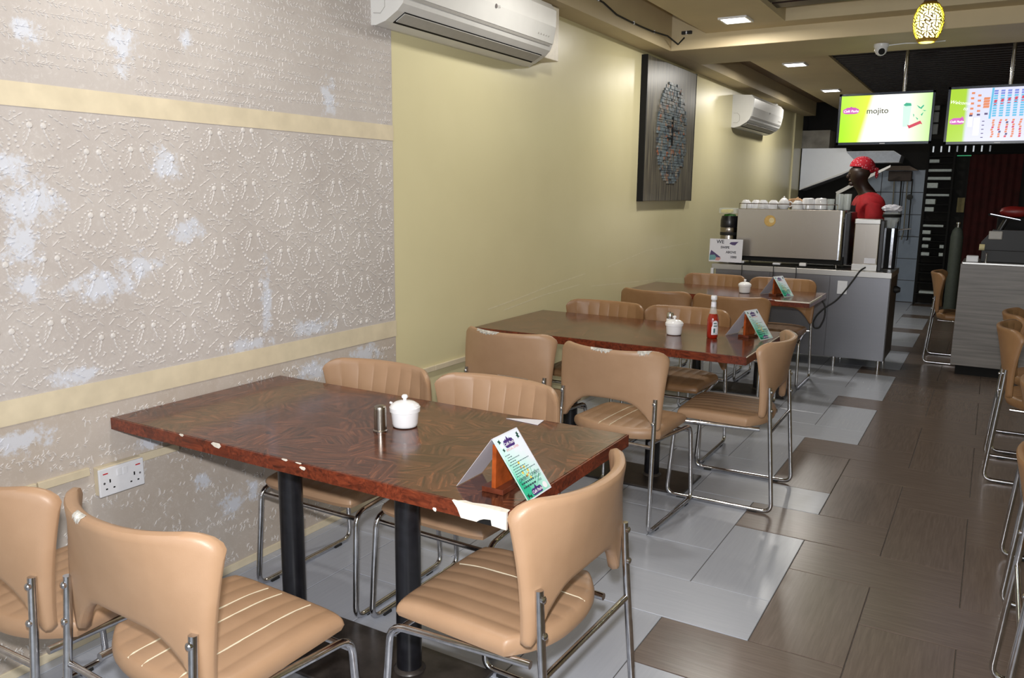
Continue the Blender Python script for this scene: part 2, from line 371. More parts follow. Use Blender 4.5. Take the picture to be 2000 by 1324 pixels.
# middle panel: arches of beads with paired plumes
bm = bmesh.new(); rr = random.Random(3)
def el(y, z, a, b, ang, h=0.0026):
    if 0.9 < z < 1.742 and y < 3.12: bumpel(bm, y, z, a, b, ang, h)
col = 0; y = 1.12
while y < 3.2:
    off = [0.0, 0.0, 0.01, -0.06, -0.045, -0.07, 0.03, 0.05, -0.02, -0.03, 0.06, 0.02, -0.05, 0.0][col % 14]
    for row in range(-1, 6):
        cz = 1.66-0.2*row+off; cy = y+rr.uniform(-0.008, 0.008); fade = rr.random()
        for k in range(15):                               # bead loop
            t_ = -0.15+k*(PI+0.3)/14
            by = cy+0.066*math.cos(t_)*(1.0-0.1*math.sin(t_)); bz = cz-0.012-0.062*math.sin(t_)
            if rr.random() < 0.93: el(by, bz, rr.uniform(.0048, .0068), rr.uniform(.0036, .0046), rr.uniform(0, 3), .0034)
        for k in range(5):
            for s in (-1, 1): el(cy+s*(0.017+0.011*k), cz+0.046-0.0042*k*k*0.6, .0042, .0034, 0)
        for s in (-1, 1):                                 # plumes
            el(cy+s*0.021, cz+0.030, .011, .010, 0, .004)
            for q in range(4): el(cy+s*(0.023+0.0025*q+.0012*q*q)+rr.uniform(-.002, .002), cz+0.014-0.0125*q, .008, .0030-.0004*q, -s*(1.35-.12*q), .0032)
            for q in range(4): el(cy+s*(0.035+0.0035*q)+rr.uniform(-.002, .002), cz+0.020-0.012*q, rr.uniform(.004, .008), .0013, -s*rr.uniform(.8, 1.1), .002)
            el(cy+s*0.013, cz-0.022, .007, .003, s*0.5); el(cy+s*0.018, cz-0.028, .008, .0015, -s*0.8)
            # sprigs and V strokes above the loop
            el(cy+s*0.019, cz+0.078, .017, .0018, s*0.75); el(cy+s*0.042, cz+0.095, .014, .0016, s*0.2)
            for q in range(3): el(cy+s*(0.045+0.016*q), cz+0.062-0.010*q, .010, .0022, -s*0.55)
            for q in range(3): el(cy+s*(0.028+0.012*q), cz-0.088+rr.uniform(-.004, .004), .008, .0028, rr.uniform(-.6, .6))
            el(cy+s*0.012, cz-0.076, .007, .0018, -s*0.8)
        for q in range(6): el(cy+rr.uniform(-.011, .011), cz-0.093+rr.uniform(-.012, .012), .0026, .0024, 0)
        for q in range(7): el(cy+0.08+rr.uniform(-.012, .012), cz+0.07+rr.uniform(-.016, .016), .0028, .0025, 0)
        for q in range(16): el(cy+rr.uniform(-.08, .08), cz+rr.choice((-1, 1))*rr.uniform(.07, .11), rr.uniform(.003, .009), .0016, rr.uniform(-1.2, 1.2), .0018)
    y += 0.162; col += 1
build('embossed_relief', bm, M['relief'], wall, kind='stuff')
# top and bottom panels: rows of stamped twigs
for (z0, z1, y0, y1, seed) in ((1.835, 2.64, 1.15, 3.12, 5), (0.05, 0.795, 0.9, 3.12, 9)):
    bm = bmesh.new(); rr = random.Random(seed); z = z0
    while z < z1:
        y = y0; ph = rr.uniform(0, 6)
        while y < y1:
            zz = z+0.006*math.sin(y*5+ph)+(rr.uniform(-.006, .006) if seed == 9 else 0); dn = .86 if seed == 5 else .40+.4*math.sin(y*9+z*40)
            if rr.random() < dn and z0 < zz < z1:
                bumpel(bm, y, zz, rr.uniform(.006, .011), .0014, rr.uniform(-.15, .15) if seed == 5 else rr.uniform(-.9, .9), .0018, 6)
                s = rr.choice((-1, 1)); bumpel(bm, y+.003, zz+s*.006, rr.uniform(.006, .010), .0019, s*(rr.uniform(.5, .9) if seed == 5 else rr.uniform(.1, 1.6)), .0024, 6)
                if rr.random() < .5: bumpel(bm, y-.003, zz-s*.006, rr.uniform(.005, .009), .0017, -s*rr.uniform(.5, .9), .0024, 6)
                if rr.random() < .22: bumpel(bm, y, zz+rr.uniform(-.018, .018), .010, .0016, 1.5, .002, 6)
            y += rr.uniform(.013, .019)
        z += rr.uniform(.034, .042) if seed == 5 else rr.uniform(.028, .04)
    build('embossed_relief', bm, M['relief'], wall, kind='stuff')
# ------------------------------------------------------------------ setting: ceiling
CW = plain('ceiling_cream_paint', srgb(196, 180, 146), 0.6, vary=0.03, scale=3)
M['ceil'] = CW
ZB, ZC = 2.62, 2.73
struct('ceiling', B(WX-0.15, 2.75, -2.75, YF, 2.95, 3.1), CW)
struct('ceiling_wall_beam', B(WX, -2.33, -2.6, YEND, ZB, 2.95), CW)
struct('ceiling_cross_beam', B(-2.33, 2.6, 6.39, 7.16, ZB, 2.95, bev=0.003, seg=1), CW)
# channel end, hanging board with its tray opening
bm = bmesh.new()
box(bm, -2.03, -1.42, -2.6, 6.39, ZC, ZC+0.03); box(bm, -1.42, 2.6, 6.20, 6.39, ZC, ZC+0.03); box(bm, 1.42, 2.6, -2.6, 6.20, ZC, ZC+0.03)
box(bm, -2.05, -2.03, -2.6, 6.39, ZC, 2.95)
struct('ceiling_board', bm, CW)
bm = bmesh.new(); box(bm, -1.42, 1.42, 6.20, 6.22, ZC+0.03, 2.95); box(bm, -1.44, -1.42, -2.6, 6.20, ZC+0.03, 2.95); box(bm, 1.42, 1.44, -2.6, 6.20, ZC+0.03, 2.95)
struct('ceiling_tray_side', bm, CW)
bm = bmesh.new(); box(bm, -1.42, 1.2, 3.4, 5.98, 2.785, 2.80); 
wp = struct('ceiling_wood_panel', bm, M['dark_wood'])
for k in range(14):
    build('wood_slat', B(-1.42, 1.2, 3.42+k*0.182, 3.42+k*0.182+0.14, 2.765, 2.785, bev=0.002), M['dark_wood'], wp)
# far board and slatted dark ceiling over the counters
struct('ceiling_far_board', B(-2.08, -1.40, 7.16, YF, 2.72, 2.75), CW)
bm = bmesh.new(); box(bm, -2.33, -2.20, 7.16, YEND, 2.80, 2.95); struct('ceiling_far_step', bm, plain('brown_step_board', srgb(120, 96, 66), 0.6))  # the step is a darker brown than the cream boards
sl = struct('ceiling_slat_backing', B(-1.40, 2.6, 7.16, YF, 2.90, 2.95), M['dark'])
k = 0; yy = 7.2
while yy < 12.9:
    build('ceiling_slat', B(-1.40, 2.6, yy, yy+0.09, 2.74, 2.79), M['slat'], sl); yy += 0.14
# ceiling lights
cl0 = None
for n_, (x, y) in enumerate(LIGHTS):
    lab = {2: 'square white ceiling light nearest the camera, in front of the cross beam', 3: 'square white ceiling light just behind the cross beam', 4: 'square white ceiling light beside the hanging screen, third from the camera'}.get(n_)
    if lab is None: continue
    if cl0 is None:
        cl0 = thing('ceiling_light', lab, 'light', (x, y, ZC), group='square recessed ceiling lights')
        bm = bmesh.new()
        for a in range(4):
            q = (-.1, .1, -.1, -.085) if a == 0 else (-.1, .1, .085, .1) if a == 1 else (-.1, -.085, -.085, .085) if a == 2 else (.085, .1, -.085, .085)
            box(bm, *q, -0.012, 0.0)
        build('light_frame', bm, M['white_plastic'], cl0)
        build('diffuser', B(-.085, .085, -.085, .085, -0.009, -0.004), emis('led_diffuser', (1.0, 0.98, 0.95, 1), 9.0), cl0)
    else:
        c = copy_tree(cl0); c.location = (x, y, ZC if y < 7 else 2.72); c['label'] = lab
for n_, (x, y) in enumerate(LIGHTS):
    pass
# black cable clipped along the wall beam, running to a junction
cb = thing('ceiling_cable', 'black cable clipped along the ceiling beam beside the wall', 'cable', (-2.32, 3, 2.70))
pts = [(-2.322-(-2.32), y-3, 0.008*math.sin(y*3.1)+(0.0 if y > 5.2 else 0.03)) for y in [2.0+0.22*k for k in range(19)]]
pts += [(0.03, 3.20, 0.0), (0.07, 3.33, -0.045), (0.10, 3.38, 0.01)]
build('cable', tube(bmesh.new(), pts, 0.006, 8), M['rubber'], cb, smooth=True)
for y in (2.9, 3.7, 4.4, 5.0, 5.6, 6.0): build('clip', B(-0.004, 0.004, y-3-.006, y-3+.006, -0.008+0.008*math.sin(y*3.1)+(0 if y > 5.2 else .03), 0.012+0.008*math.sin(y*3.1)+(0 if y > 5.2 else .03)), M['white_plastic'], cb)
jb = thing('junction_connector', 'small black and white cable connector on the cross beam end', 'connector', (-2.20, 6.375, 2.745))
build('connector_body', B(-.04, .04, -.012, .012, -.012, .012, bev=.003), M['rubber'], jb); build('connector_plug', lathe(bmesh.new(), [(0, -.014), (.012, -.012), (.014, 0), (.012, .012), (0, .014)], 12), M['white_plastic'], jb)
# ------------------------------------------------------------------ dome camera and pendant
dc = thing('dome_camera', 'small white dome security camera under the ceiling beam', 'camera', (-0.85, 6.80, 2.62))
build('camera_base', lathe(bmesh.new(), [(0, 0), (.052, 0), (.052, -.018), (.045, -.03), (0, -.03)], 24), M['white_plastic'], dc, smooth=True)
build('camera_ball', lathe(bmesh.new(), [(.045, -.03), (.045, -.045), (.034, -.068), (.018, -.08), (0, -.084)], 24), M['white_plastic'], dc, smooth=True)
build('lens_ring', tube(bmesh.new(), [(0.008, -.02, -.05), (0.012, -.052, -.062)], .022, 16), M['dark'], dc, smooth=True)
build('cord', tube(bmesh.new(), [(.05, 0, -.012), (.16, 0, -.006), (.30, 0.01, -.012), (.42, 0.02, -.006)], .004, 6), M['white_plastic'], dc)
pd = thing('pendant_lamp', 'glowing yellow pierced egg shaped pendant lamp', 'lamp', (-0.365, 4.5, 2.24))
prof = [(.036, 0), (.046, .012), (.062, .045), (.070, .085), (.068, .12), (.058, .15), (.042, .172), (.030, .182)]
def prof_r(z):
    for (a, b_), (c_, d_) in zip(prof, prof[1:]):
        if b_ <= z <= d_: return a+(c_-a)*(z-b_)/(d_-b_)
    return .03
GL = NT('glowing_shade'); v = GL.obj()
lw = GL.n('ShaderNodeLayerWeight', Blend=0.35)
GL.set(Base__Color=(0.8, 0.7, 0.1, 1), Roughness=0.4, Emission__Strength=2.6)
GL.l(GL.ramp(lw.outputs['Facing'], [(0.0, (1.0, 0.95, 0.55, 1)), (0.5, (0.95, 0.82, 0.05, 1)), (1.0, (0.8, 0.62, 0.0, 1))]), GL.p.inputs['Emission Color'])
build('inner_glow_shade', lathe(bmesh.new(), [(r-.004, z) for r, z in prof], 32), GL.m, pd, smooth=True)
# pierced outer shell: a brown lattice of petals
bm = bmesh.new(); NN, MM = 96, 60
grid = {}
for a in range(NN):
    for b_ in range(MM+1):
        z = .182*b_/MM; r = prof_r(z); th = 2*PI*a/NN; grid[a, b_] = (r*math.cos(th), r*math.sin(th), z)
vv = {}
def gv(k):
    if k not in vv: vv[k] = bm.verts.new(grid[k])
    return vv[k]
for a in range(NN):
    for b_ in range(MM):
        z = .182*(b_+.5)/MM; solid = z < .016 or z > .168
        if not solid:
            # flowers on a staggered lattice: petals are open
            open_ = False
            u = a/NN*6.0; vv_ = z/.152*3.4
            row = round(vv_); uu = u+(0.5 if row % 2 else 0)
            du = (uu-round(uu))*2*PI*.062/6*1000/1.0; dz = (vv_-row)*.152/3.4*1000
            rad = math.hypot(du, dz); ang = math.atan2(dz, du)
            if 3.5 < rad < 25: open_ = abs(math.sin(ang*4)) > (0.42 if rad < 20 else 0.62)
            if rad > 27: open_ = (a+b_) % 5 > 1
            solid = not open_
        if solid:
            bm.faces.new((gv((a, b_)), gv(((a+1) % NN, b_)), gv(((a+1) % NN, b_+1)), gv((a, b_+1))))
bmesh.ops.solidify(bm, geom=bm.faces[:], thickness=0.002)
build('pierced_shade', bm, plain('bronze_shade', srgb(120, 98, 40), 0.5), pd)
build('bulb_glow_disc', lathe(bmesh.new(), [(0, .004), (.034, .004)], 24), emis('lamp_opening', (1.0, .9, .12, 1), 2.2), pd)
build('lamp_cap', lathe(bmesh.new(), [(.031, .178), (.028, .19), (.018, .205), (.006, .215), (0, .215)], 24), plain('brown_cap', srgb(86, 66, 50), 0.5), pd, smooth=True)
build('cord', tube(bmesh.new(), [(0, 0, .21), (0, 0, .52)], .003, 8), M['rubber'], pd)
lamp('pendant_bulb', 'POINT', (-0.365, 4.5, 2.20), 1.6, (1, .85, .35), shadow_soft_size=0.03)
# ------------------------------------------------------------------ air conditioners
def aircon(label, y0, length, z0, loc):
    ac = thing('air_conditioner', label, 'air conditioner', (WX, y0, z0), group='wall mounted air conditioners')
    pf = [(0, 0.0), (.03, -.003), (.088, .011), (.155, .048), (.185, .075), (.205, .12), (.220, .20), (.222, .29), (.190, .325), (.03, .335), (0, .335)]
    bm = bmesh.new(); prism(bm, pf, 0, length, 'y')
    for v in bm.verts:  # rounded ends on the front
        pass
    build('casing', bm, M['ac_plastic'], ac, smooth=False)
    # front cover panel, its seam, the louver
    build('front_panel', prism(bmesh.new(), [(.2015, .108), (.2065, .110), (.2245, .20), (.2265, .29), (.194, .328), (.19, .325), (.220, .20)], .012, length-.012, 'y'), M['ac_plastic'], ac)
    build('panel_seam', prism(bmesh.new(), [(.1960, .097), (.1985, .096), (.2040, .1075), (.2015, .1085)], .03, length-.03, 'y'), M['ac_grey'], ac)
    def seg(a0, a1, d0, d1, y0_, y1_, m, nm):
        # strip on the sloped lower face between profile parameters
        p, q = Vector((.088, .011)), Vector((.155, .048))
        def at(t): return p.lerp(q, t)
        nrm = Vector((.037, -.067)).normalized()
        A, Bq = at(a0), at(a1)
        pl = [A+nrm*d0, Bq+nrm*d0, Bq+nrm*d1, A+nrm*d1]
        return build(nm, prism(bmesh.new(), [tuple(x) for x in pl], y0_, y1_, 'y'), m, ac)
    seg(.0, 1.03, -.004, .0015, .05, length-.05, M['dark'], 'louver_slot')
    lv = seg(.20, .95, -.002, .006, .055, length-.055, M['ac_grey'], 'louver')
    # end cap detail
    build('end_cap_line', tube(bmesh.new(), [(.02, -.0015, .05), (.06, -.0015, .045), (.085, -.0015, .07), (.085, -.0015, .12), (.06, -.0015, .145), (.02, -.0015, .145)], .0016, 6), M['ac_grey'], ac)
    for k in range(5): build('indicator', B(.2120, .2175, length-.20+.03*k, length-.192+.03*k, .140, .146), M['ac_grey'], ac)
    lg = build('logo_disc', tube(bmesh.new(), [(.2235, length*.52, .195), (.2255, length*.52, .195)], .011, 20), plain('logo_grey', srgb(110, 104, 104), .4), ac)
    text('LG', .018, M['ac_grey'], ac, (.2262, length*.52+.028, .196), (PI/2, 0, PI/2))
    return ac
a1 = aircon('large white air conditioner over the stamped wall panel, nearest the camera', 2.99, 1.38, 2.252, None)
a2 = aircon('smaller looking white air conditioner near the kitchen, beyond the picture', 8.84, 1.38, 2.215, None)
bx = thing('pipe_trunking_box', 'tall cream box of pipe trunking beside the nearer air conditioner', 'pipe box', (WX, 4.40, 2.305))
build('box_body', B(0, .11, 0, .22, .0, .31, bev=.004), plain('box_white', srgb(222, 214, 196), .4), bx)
build('drain_pipe', tube(bmesh.new(), [(.05, .02, .02), (.05, .02, -.022), (.02, .0, -.045)], .012, 10, bend=.02), M['ac_plastic'], bx, smooth=True)
bx2 = tag(build('pipe_elbow', tube(bmesh.new(), [(WX+.06, 10.26, 2.50), (WX+.06, 10.42, 2.50), (WX+.06, 10.5, 2.6)], .03, 10, bend=.04), M['ac_plastic'], smooth=True), 'white pipe elbow behind the farther air conditioner', 'pipe')
# ------------------------------------------------------------------ picture
pc = thing('wall_picture', 'tall dark picture on the cream wall, an oval mosaic on streaked boards', 'picture', (WX, 6.86, 2.02))
t = NT('streaked_board'); v = t.obj(scale=(1, 22, 1)); n = t.noise(v, 2.2, 5, .6)
t.col(t.ramp(n, [(.3, srgb(48, 46, 42)), (.5, srgb(92, 88, 78)), (.72, srgb(134, 128, 106))])); t.set(Roughness=.35)
build('board', B(.0, .05, -.60, .60, -.565, .565, bev=.003), t.m, pc)
for q in ((-.615, -.60), (.60, .615)): build('picture_edge', B(0, .051, q[0], q[1], -.568, .568), M['dark'], pc)
t = NT('mosaic_colours'); v = t.obj(); vo = t.n('ShaderNodeTexVoronoi', Scale=26); t.l(v, vo.inputs['Vector'])
sc = t.n('ShaderNodeSeparateColor'); t.l(vo.outputs['Color'], sc.inputs[0])
t.col(t.ramp(sc.outputs[0], [(.0, srgb(84, 98, 108)), (.35, srgb(118, 130, 134)), (.62, srgb(66, 74, 82)), (.88, srgb(140, 134, 122)), (1.0, srgb(150, 92, 64))])); t.set(Roughness=.3)
rr = random.Random(11); bm = bmesh.new(); z = -.42
while z < .43:
    hgt = rr.uniform(.016, .032); wv = math.sqrt(max(0, 1-((z+hgt/2)/.43)**2))*.36; y = -wv
    while y < wv:
        wd = rr.uniform(.018, .055)
        if rr.random() < .92: box(bm, .049, .053+rr.uniform(0, .010), y+.003, y+wd-.003, z+.002, z+hgt-.002)
        y += wd
    z += hgt
build('mosaic_relief', bm, t.m, pc, kind='stuff')
bm = bmesh.new(); box(bm, .05, .066, -.006, .006, -.10, .14); box(bm, .05, .066, .0, .16, .028, .042); box(bm, .05, .066, -.13, -.03, .05, .062); box(bm, .05, .066, -.12, -.02, -.04, -.03)
build('cross_lines', bm, M['dark'], pc)
# ------------------------------------------------------------------ socket
so = thing('wall_socket', 'white double power socket with red marks, low on the stamped wall', 'socket', (WX+PT, 1.60, .548))
build('back_box', B(0, .028, -.078, .082, -.046, .052, bev=.002), M['cream_trim'], so)
build('face_plate', B(.028, .037, -.083, .083, -.048, .048, bev=.003), M['white_plastic'], so)
for s in (-1, 1):
    build('rocker_switch', B(.037, .040, s*.011-.008, s*.011+.008, .012, .036, bev=.001), M['white_plastic'], so)
    build('red_mark', B(.037, .0375, s*.060-.009, s*.060+.009, .028, .032), plain('red_mark_paint', srgb(190, 20, 40), .4), so)
    bm = bmesh.new(); box(bm, .0368, .0373, s*.045-.0025, s*.045+.0025, -.004, .008); box(bm, .0368, .0373, s*.045-.017, s*.045-.010, -.026, -.021); box(bm, .0368, .0373, s*.045+.010, s*.045+.017, -.026, -.021)
    build('pin_holes', bm, M['dark'], so)
    build('screw', tube(bmesh.new(), [(.036, s*.066, -.002), (.0378, s*.066, -.002)], .004, 10), M['chrome'], so)
# ------------------------------------------------------------------ chairs
def Wz(z):                                   # half width of the back at height z
    t_ = (z-.47)/.355
    return .250+.024*max(0, min(1, t_))
def back_pt(u, tt, side):
    """u -1..1 across, tt 0..1 up; side +1 front face, -1 rear face, 0 middle"""
    au = abs(u)
    zb = .592-.008*au
    if au > .28: s = min(1, (au-.28)/.64); zb = .590-.122*s**2.1
    if au > .92: zb += .022*(1-math.sqrt(max(0, 1-((au-.92)/.08)**2)))
    zt = .836-.006*(1-au*au)
    if au > .74: zt -= .062*(1-math.sqrt(max(0, 1-((au-.74)/.26)**2)))
    z = zb+(zt-zb)*tt
    x = u*Wz(z); h = (z-.47)/.355
    y = -.226-.028*h-.035*h*h+(.018+.100*h*h)*au**2.3
    e = min((1-au)*.22, tt*(zt-zb), (1-tt)*(zt-zb)); R = .015
    k = math.sqrt(max(0, 1-(1-min(1, e/R))**2)) if e < R else 1
    th = .0175*(.10+.90*k)
    y += side*th
    return x, y, z, h
US = []
nse = 7
seams = [(-1+2*(i+1)/(nse+1)) for i in range(nse)]
for a, b_ in zip([-1]+seams, seams+[1]):
    lo = -1 if a == -1 else a+.022; hi = 1 if b_ == 1 else b_-.022
    if a == -1: US += [-1, -.985, -.955, -.90, -.83]+[hi]
    elif b_ == 1: US += [lo, .83, .90, .955, .985, 1]
    else: US += [lo, (lo+hi)/2, hi]
    if b_ != 1: US += [b_]
US = sorted(set(round(u, 4) for u in US))
TT = [0, .015, .04, .09, .2, .35, .5, .65, .8, .91, .96, .985, 1]
def groove(u, d, wd=.02):
    g = 0
    for s in seams: g = max(g, math.exp(-((u-s)/wd)**2)*d)
    return g
def back_mesh():
    bm = bmesh.new(); F, Rr = {}, {}
    for i, u in enumerate(US):
        for j, tt in enumerate(TT):
            x, y, z, h = back_pt(u, tt, 1); edge = 1 if .04 < tt < .96 else 0
            F[i, j] = bm.verts.new((x, y-groove(u, .0028, .014)*edge, z))
            x, y, z, h = back_pt(u, tt, -1); Rr[i, j] = bm.verts.new((x, y, z))
    n, m_ = len(US), len(TT)
    for i in range(n-1):
        for j in range(m_-1):
            bm.faces.new((F[i, j], F[i, j+1], F[i+1, j+1], F[i+1, j])); bm.faces.new((Rr[i, j], Rr[i+1, j], Rr[i+1, j+1], Rr[i, j+1]))
    for j in range(m_-1):
        bm.faces.new((F[0, j], Rr[0, j], Rr[0, j+1], F[0, j+1])); bm.faces.new((F[n-1, j], F[n-1, j+1], Rr[n-1, j+1], Rr[n-1, j]))
    for i in range(n-1):
        bm.faces.new((F[i, 0], F[i+1, 0], Rr[i+1, 0], Rr[i, 0])); bm.faces.new((F[i, m_-1], Rr[i, m_-1], Rr[i+1, m_-1], F[i+1, m_-1]))
    bmesh.ops.recalc_face_normals(bm, faces=bm.faces[:]); return bm
def seat_pt(u, v):
    au = abs(u)
    yr = -.225+.085*au**2.6; yf = .224-.016*au**6
    y = yr+(yf-yr)*v
    x = u*(.226-.012*v)
    e = min((1-au)*.22, v*.46, (1-v)*.46); R = .024
    drop = R-math.sqrt(max(0, R*R-(R-min(R, e))**2))
    z = .460-drop+.006*(1-(2*v-1)**2)*(1-au*au)-.012*max(0, (v-.7)/.3)**2
    return x, y, z
def seat_mesh():
    bm = bmesh.new(); VS = [0, .012, .03, .06, .12, .25, .4, .55, .7, .82, .9, .95, .975, .99, 1]; G = {}
    for i, u in enumerate(US):
        for j, v in enumerate(VS):
            x, y, z = seat_pt(u, v); G[i, j] = bm.verts.new((x, y, z-groove(u, .0015, .012)*(1 if .03 < v < .97 else .3)))
    n, m_ = len(US), len(VS)
    for i in range(n-1):
        for j in range(m_-1): bm.faces.new((G[i, j], G[i+1, j], G[i+1, j+1], G[i, j+1]))
    ring = [G[i, 0] for i in range(n)]+[G[n-1, j] for j in range(1, m_)]+[G[i, m_-1] for i in range(n-2, -1, -1)]+[G[0, j] for j in range(m_-2, 0, -1)]
    def low(f, z): return [bm.verts.new((v.co.x*f, (v.co.y-.005)*f+.005, z)) for v in ring]
    a = low(.998, .424); b_ = low(.972, .410)
    for p, q in ((ring, a), (a, b_)):
        for k in range(len(p)): bm.faces.new((p[k], q[k], q[(k+1) % len(p)], p[(k+1) % len(p)]))
    bm.faces.new(b_)
    bmesh.ops.recalc_face_normals(bm, faces=bm.faces[:]); return bm
me_back = None
def rear_y(z): return -.262+(z-.0)*.035/.6   # rear tube line, foot further back
def make_chair(lm):
    t_ = thing('dining_chair', 'x', 'chair')
    build('seat', seat_mesh(), lm, t_, smooth=True)
    build('backrest', back_mesh(), lm, t_, smooth=True)
    for s in (-1, 1):
        bx_ = back_pt(s*.80, .3, -1); x = s*.185
        pts = [(s*.234, -.240, .620), (s*.236, -.248, .50), (s*.245, -.288, .0115), (s*.245, .235, .0115), (s*.236, .208, .396), (s*.205, -.10, .398), (s*.200, -.20, .400)]
        build('side_frame', tube(bmesh.new(), pts, .0105, 10, bend=.045), M['chrome'], t_, smooth=True)
        for z, yy in ((.600, -.252), (.510, -.258)):
            build('bolt', lathe(bmesh.new(), [(0, .006), (.006, .005), (.009, .002), (.009, -.004), (0, -.004)], 12), M['chrome'], t_, smooth=True, loc=(s*.2345, yy, z), rot=(PI/2, 0, 0))
        for y in (-.20, .16):
            build('foot_glide', B(s*.243-.011, s*.243+.011, y-.02, y+.02, .001, .010), M['rubber'], t_)
    build('crossbar', tube(bmesh.new(), [(-.236, .200, .372), (.236, .200, .372)], .0085, 10), M['chrome'], t_, smooth=True)
    build('crossbar', tube(bmesh.new(), [(-.228, -.254, .400), (.228, -.254, .400)], .0085, 10), M['chrome'], t_, smooth=True)
    return t_
base_chair = make_chair(M['leather']); used = False
brown_chair = make_chair(M['leather_brown']); used_b = False
def seam_strip(ch, i, v0=.02, v1=.93, wd=.0029):
    bm = bmesh.new(); prev = None; rr_ = random.Random(i)
    for k in range(25):
        v = v0+(v1-v0)*k/24; x, y, z = seat_pt(seams[i], v); wv = wd*rr_.uniform(.6, 1.3)
        cur = (bm.verts.new((x-wv, y, z-.0005)), bm.verts.new((x, y, z+.0012)), bm.verts.new((x+wv, y, z-.0005)))
        if prev: bm.faces.new((prev[0], cur[0], cur[1], prev[1])); bm.faces.new((prev[1], cur[1], cur[2], prev[2]))
        prev = cur
    build('exposed_seam', bm, M['seam'], ch, label='pale worn seam on the seat')
def torn(ch, u0, u1, side=-1, seed=0, depth=.03):
    bm = bmesh.new(); rr_ = random.Random(seed); n = 22; rows = []
    for k in range(n+1):
        u = u0+(u1-u0)*k/n; taper = math.sin(PI*k/n)**.5; j = rr_.uniform(.3, 1)*taper
        lo = 1-depth*3*j; row = []
        for q in range(4):
            tt = lo+(1-lo)*q/3; p0 = back_pt(u, min(tt, 1), side)
            row.append(bm.verts.new((p0[0], p0[1]+side*.0012, p0[2]+.0012*(q/3))))
        p1 = back_pt(u, 1, 0); row.append(bm.verts.new((p1[0], p1[1]+.001, p1[2]+.0016))); rows.append(row)
    for a, b_ in zip(rows, rows[1:]):
        for q in range(4): bm.faces.new((a[q], b_[q], b_[q+1], a[q+1]))
    build('torn_patch', bm, M['foam'], ch, label='torn pale patch on the top edge')
def chair(x, y, rz, label, group, brown=False, worn=(), tears=()):
    global used, used_b
    if brown:
        c = brown_chair if not used_b else copy_tree(brown_chair); used_b = True
    else:
        c = base_chair if not used else copy_tree(base_chair); used = True
    c.location = (x, y, 0.0008); c.rotation_euler = (0, 0, rz); c['label'] = label; c['group'] = group
    return c, worn, tears
G1, G2, G3 = 'chairs round the nearest table', 'chairs round the middle table', 'chairs round the farthest table'
jobs = []
jobs.append(chair(-1.552, 1.235, -.04, 'tan leather chair with three pale worn seat seams, back towards camera', G1, worn=(2, 3, 5), tears=((-.30, -.14, 3),)))
jobs.append(chair(-2.10, 1.19, .03, 'tan leather chair cut by the left edge of the photo, below the socket', G1))
jobs.append(chair(-1.048, 1.765, PI/2-.03, 'tan leather chair at the aisle end of the nearest table, beside its chipped corner', G1, worn=(4,)))
jobs.append(chair(-2.07, 2.262, PI, 'tan chair tucked in facing the camera beside the stamped wall', G1))
jobs.append(chair(-1.525, 2.285, PI-.02, 'tan chair tucked in facing the camera behind the white sugar pot and tent card', G1, tears=((-.3, .2, 5),)))
jobs.append(chair(-2.055, 3.68, -.03, 'tan chair back towards camera between the middle table and the cream wall', G2, tears=((-.55, .0, 6),)))
jobs.append(chair(-1.435, 3.575, -.05, 'tan chair back towards camera at the middle table, pale tear on its top edge', G2, worn=(2, 3), tears=((-.25, .15, 7), (.55, .75, 8))))
jobs.append(chair(-1.08, 4.06, PI/2+.02, 'tan chair side on at the aisle end of the middle table, with greyed seat', G2, tears=((.3, .98, 9),)))
jobs.append(chair(-2.09, 4.535, PI, 'brown chair facing the camera behind the middle table, nearest the wall', G2, brown=True))
jobs.append(chair(-1.555, 4.56, PI, 'brown chair facing the camera behind the middle table, beside the ketchup bottle', G2, brown=True))
jobs.append(chair(-2.07, 5.78, -.02, 'brown chair back towards camera between the farthest table and the cream wall', G3, brown=True))
jobs.append(chair(-1.515, 5.76, 0, 'brown chair back towards camera at the farthest table, behind the ketchup bottle', G3, brown=True))
jobs.append(chair(-2.03, 6.72, PI, 'brown chair facing the camera behind the farthest table, nearest the wall', G3, brown=True))
jobs.append(chair(-1.46, 6.72, PI, 'brown chair facing the camera beside the steel counter, behind the farthest tent card', G3, brown=True))
G4 = 'chairs along the right side of the aisle'
jobs.append(chair(.37, 5.17, -PI/2, 'brown chair by the grey counter on the aisle, seen whole from its back', G4, brown=True, tears=((-.98, -.5, 12),)))
jobs.append(chair(.40, 5.78, -PI/2, 'brown chair just behind another, nearest the grey counter', G4, brown=True))
jobs.append(chair(.45, 3.64, -PI/2, 'brown chair on the right of the aisle, mostly its chrome frame in view', G4, brown=True))
jobs.append(chair(.42, 2.57, -PI/2, 'chair in the bottom right corner, only a chrome leg in the photo', G4, brown=True))
jobs.append(chair(-.16, 8.52, -PI/2, 'brown chair half hidden behind the grey wood counter', 'chair behind the counter', brown=True))
for c, worn, tears in jobs:
    for i in worn: seam_strip(c, i)
    for q in tears: torn(c, q[0], q[1], -1, q[2])
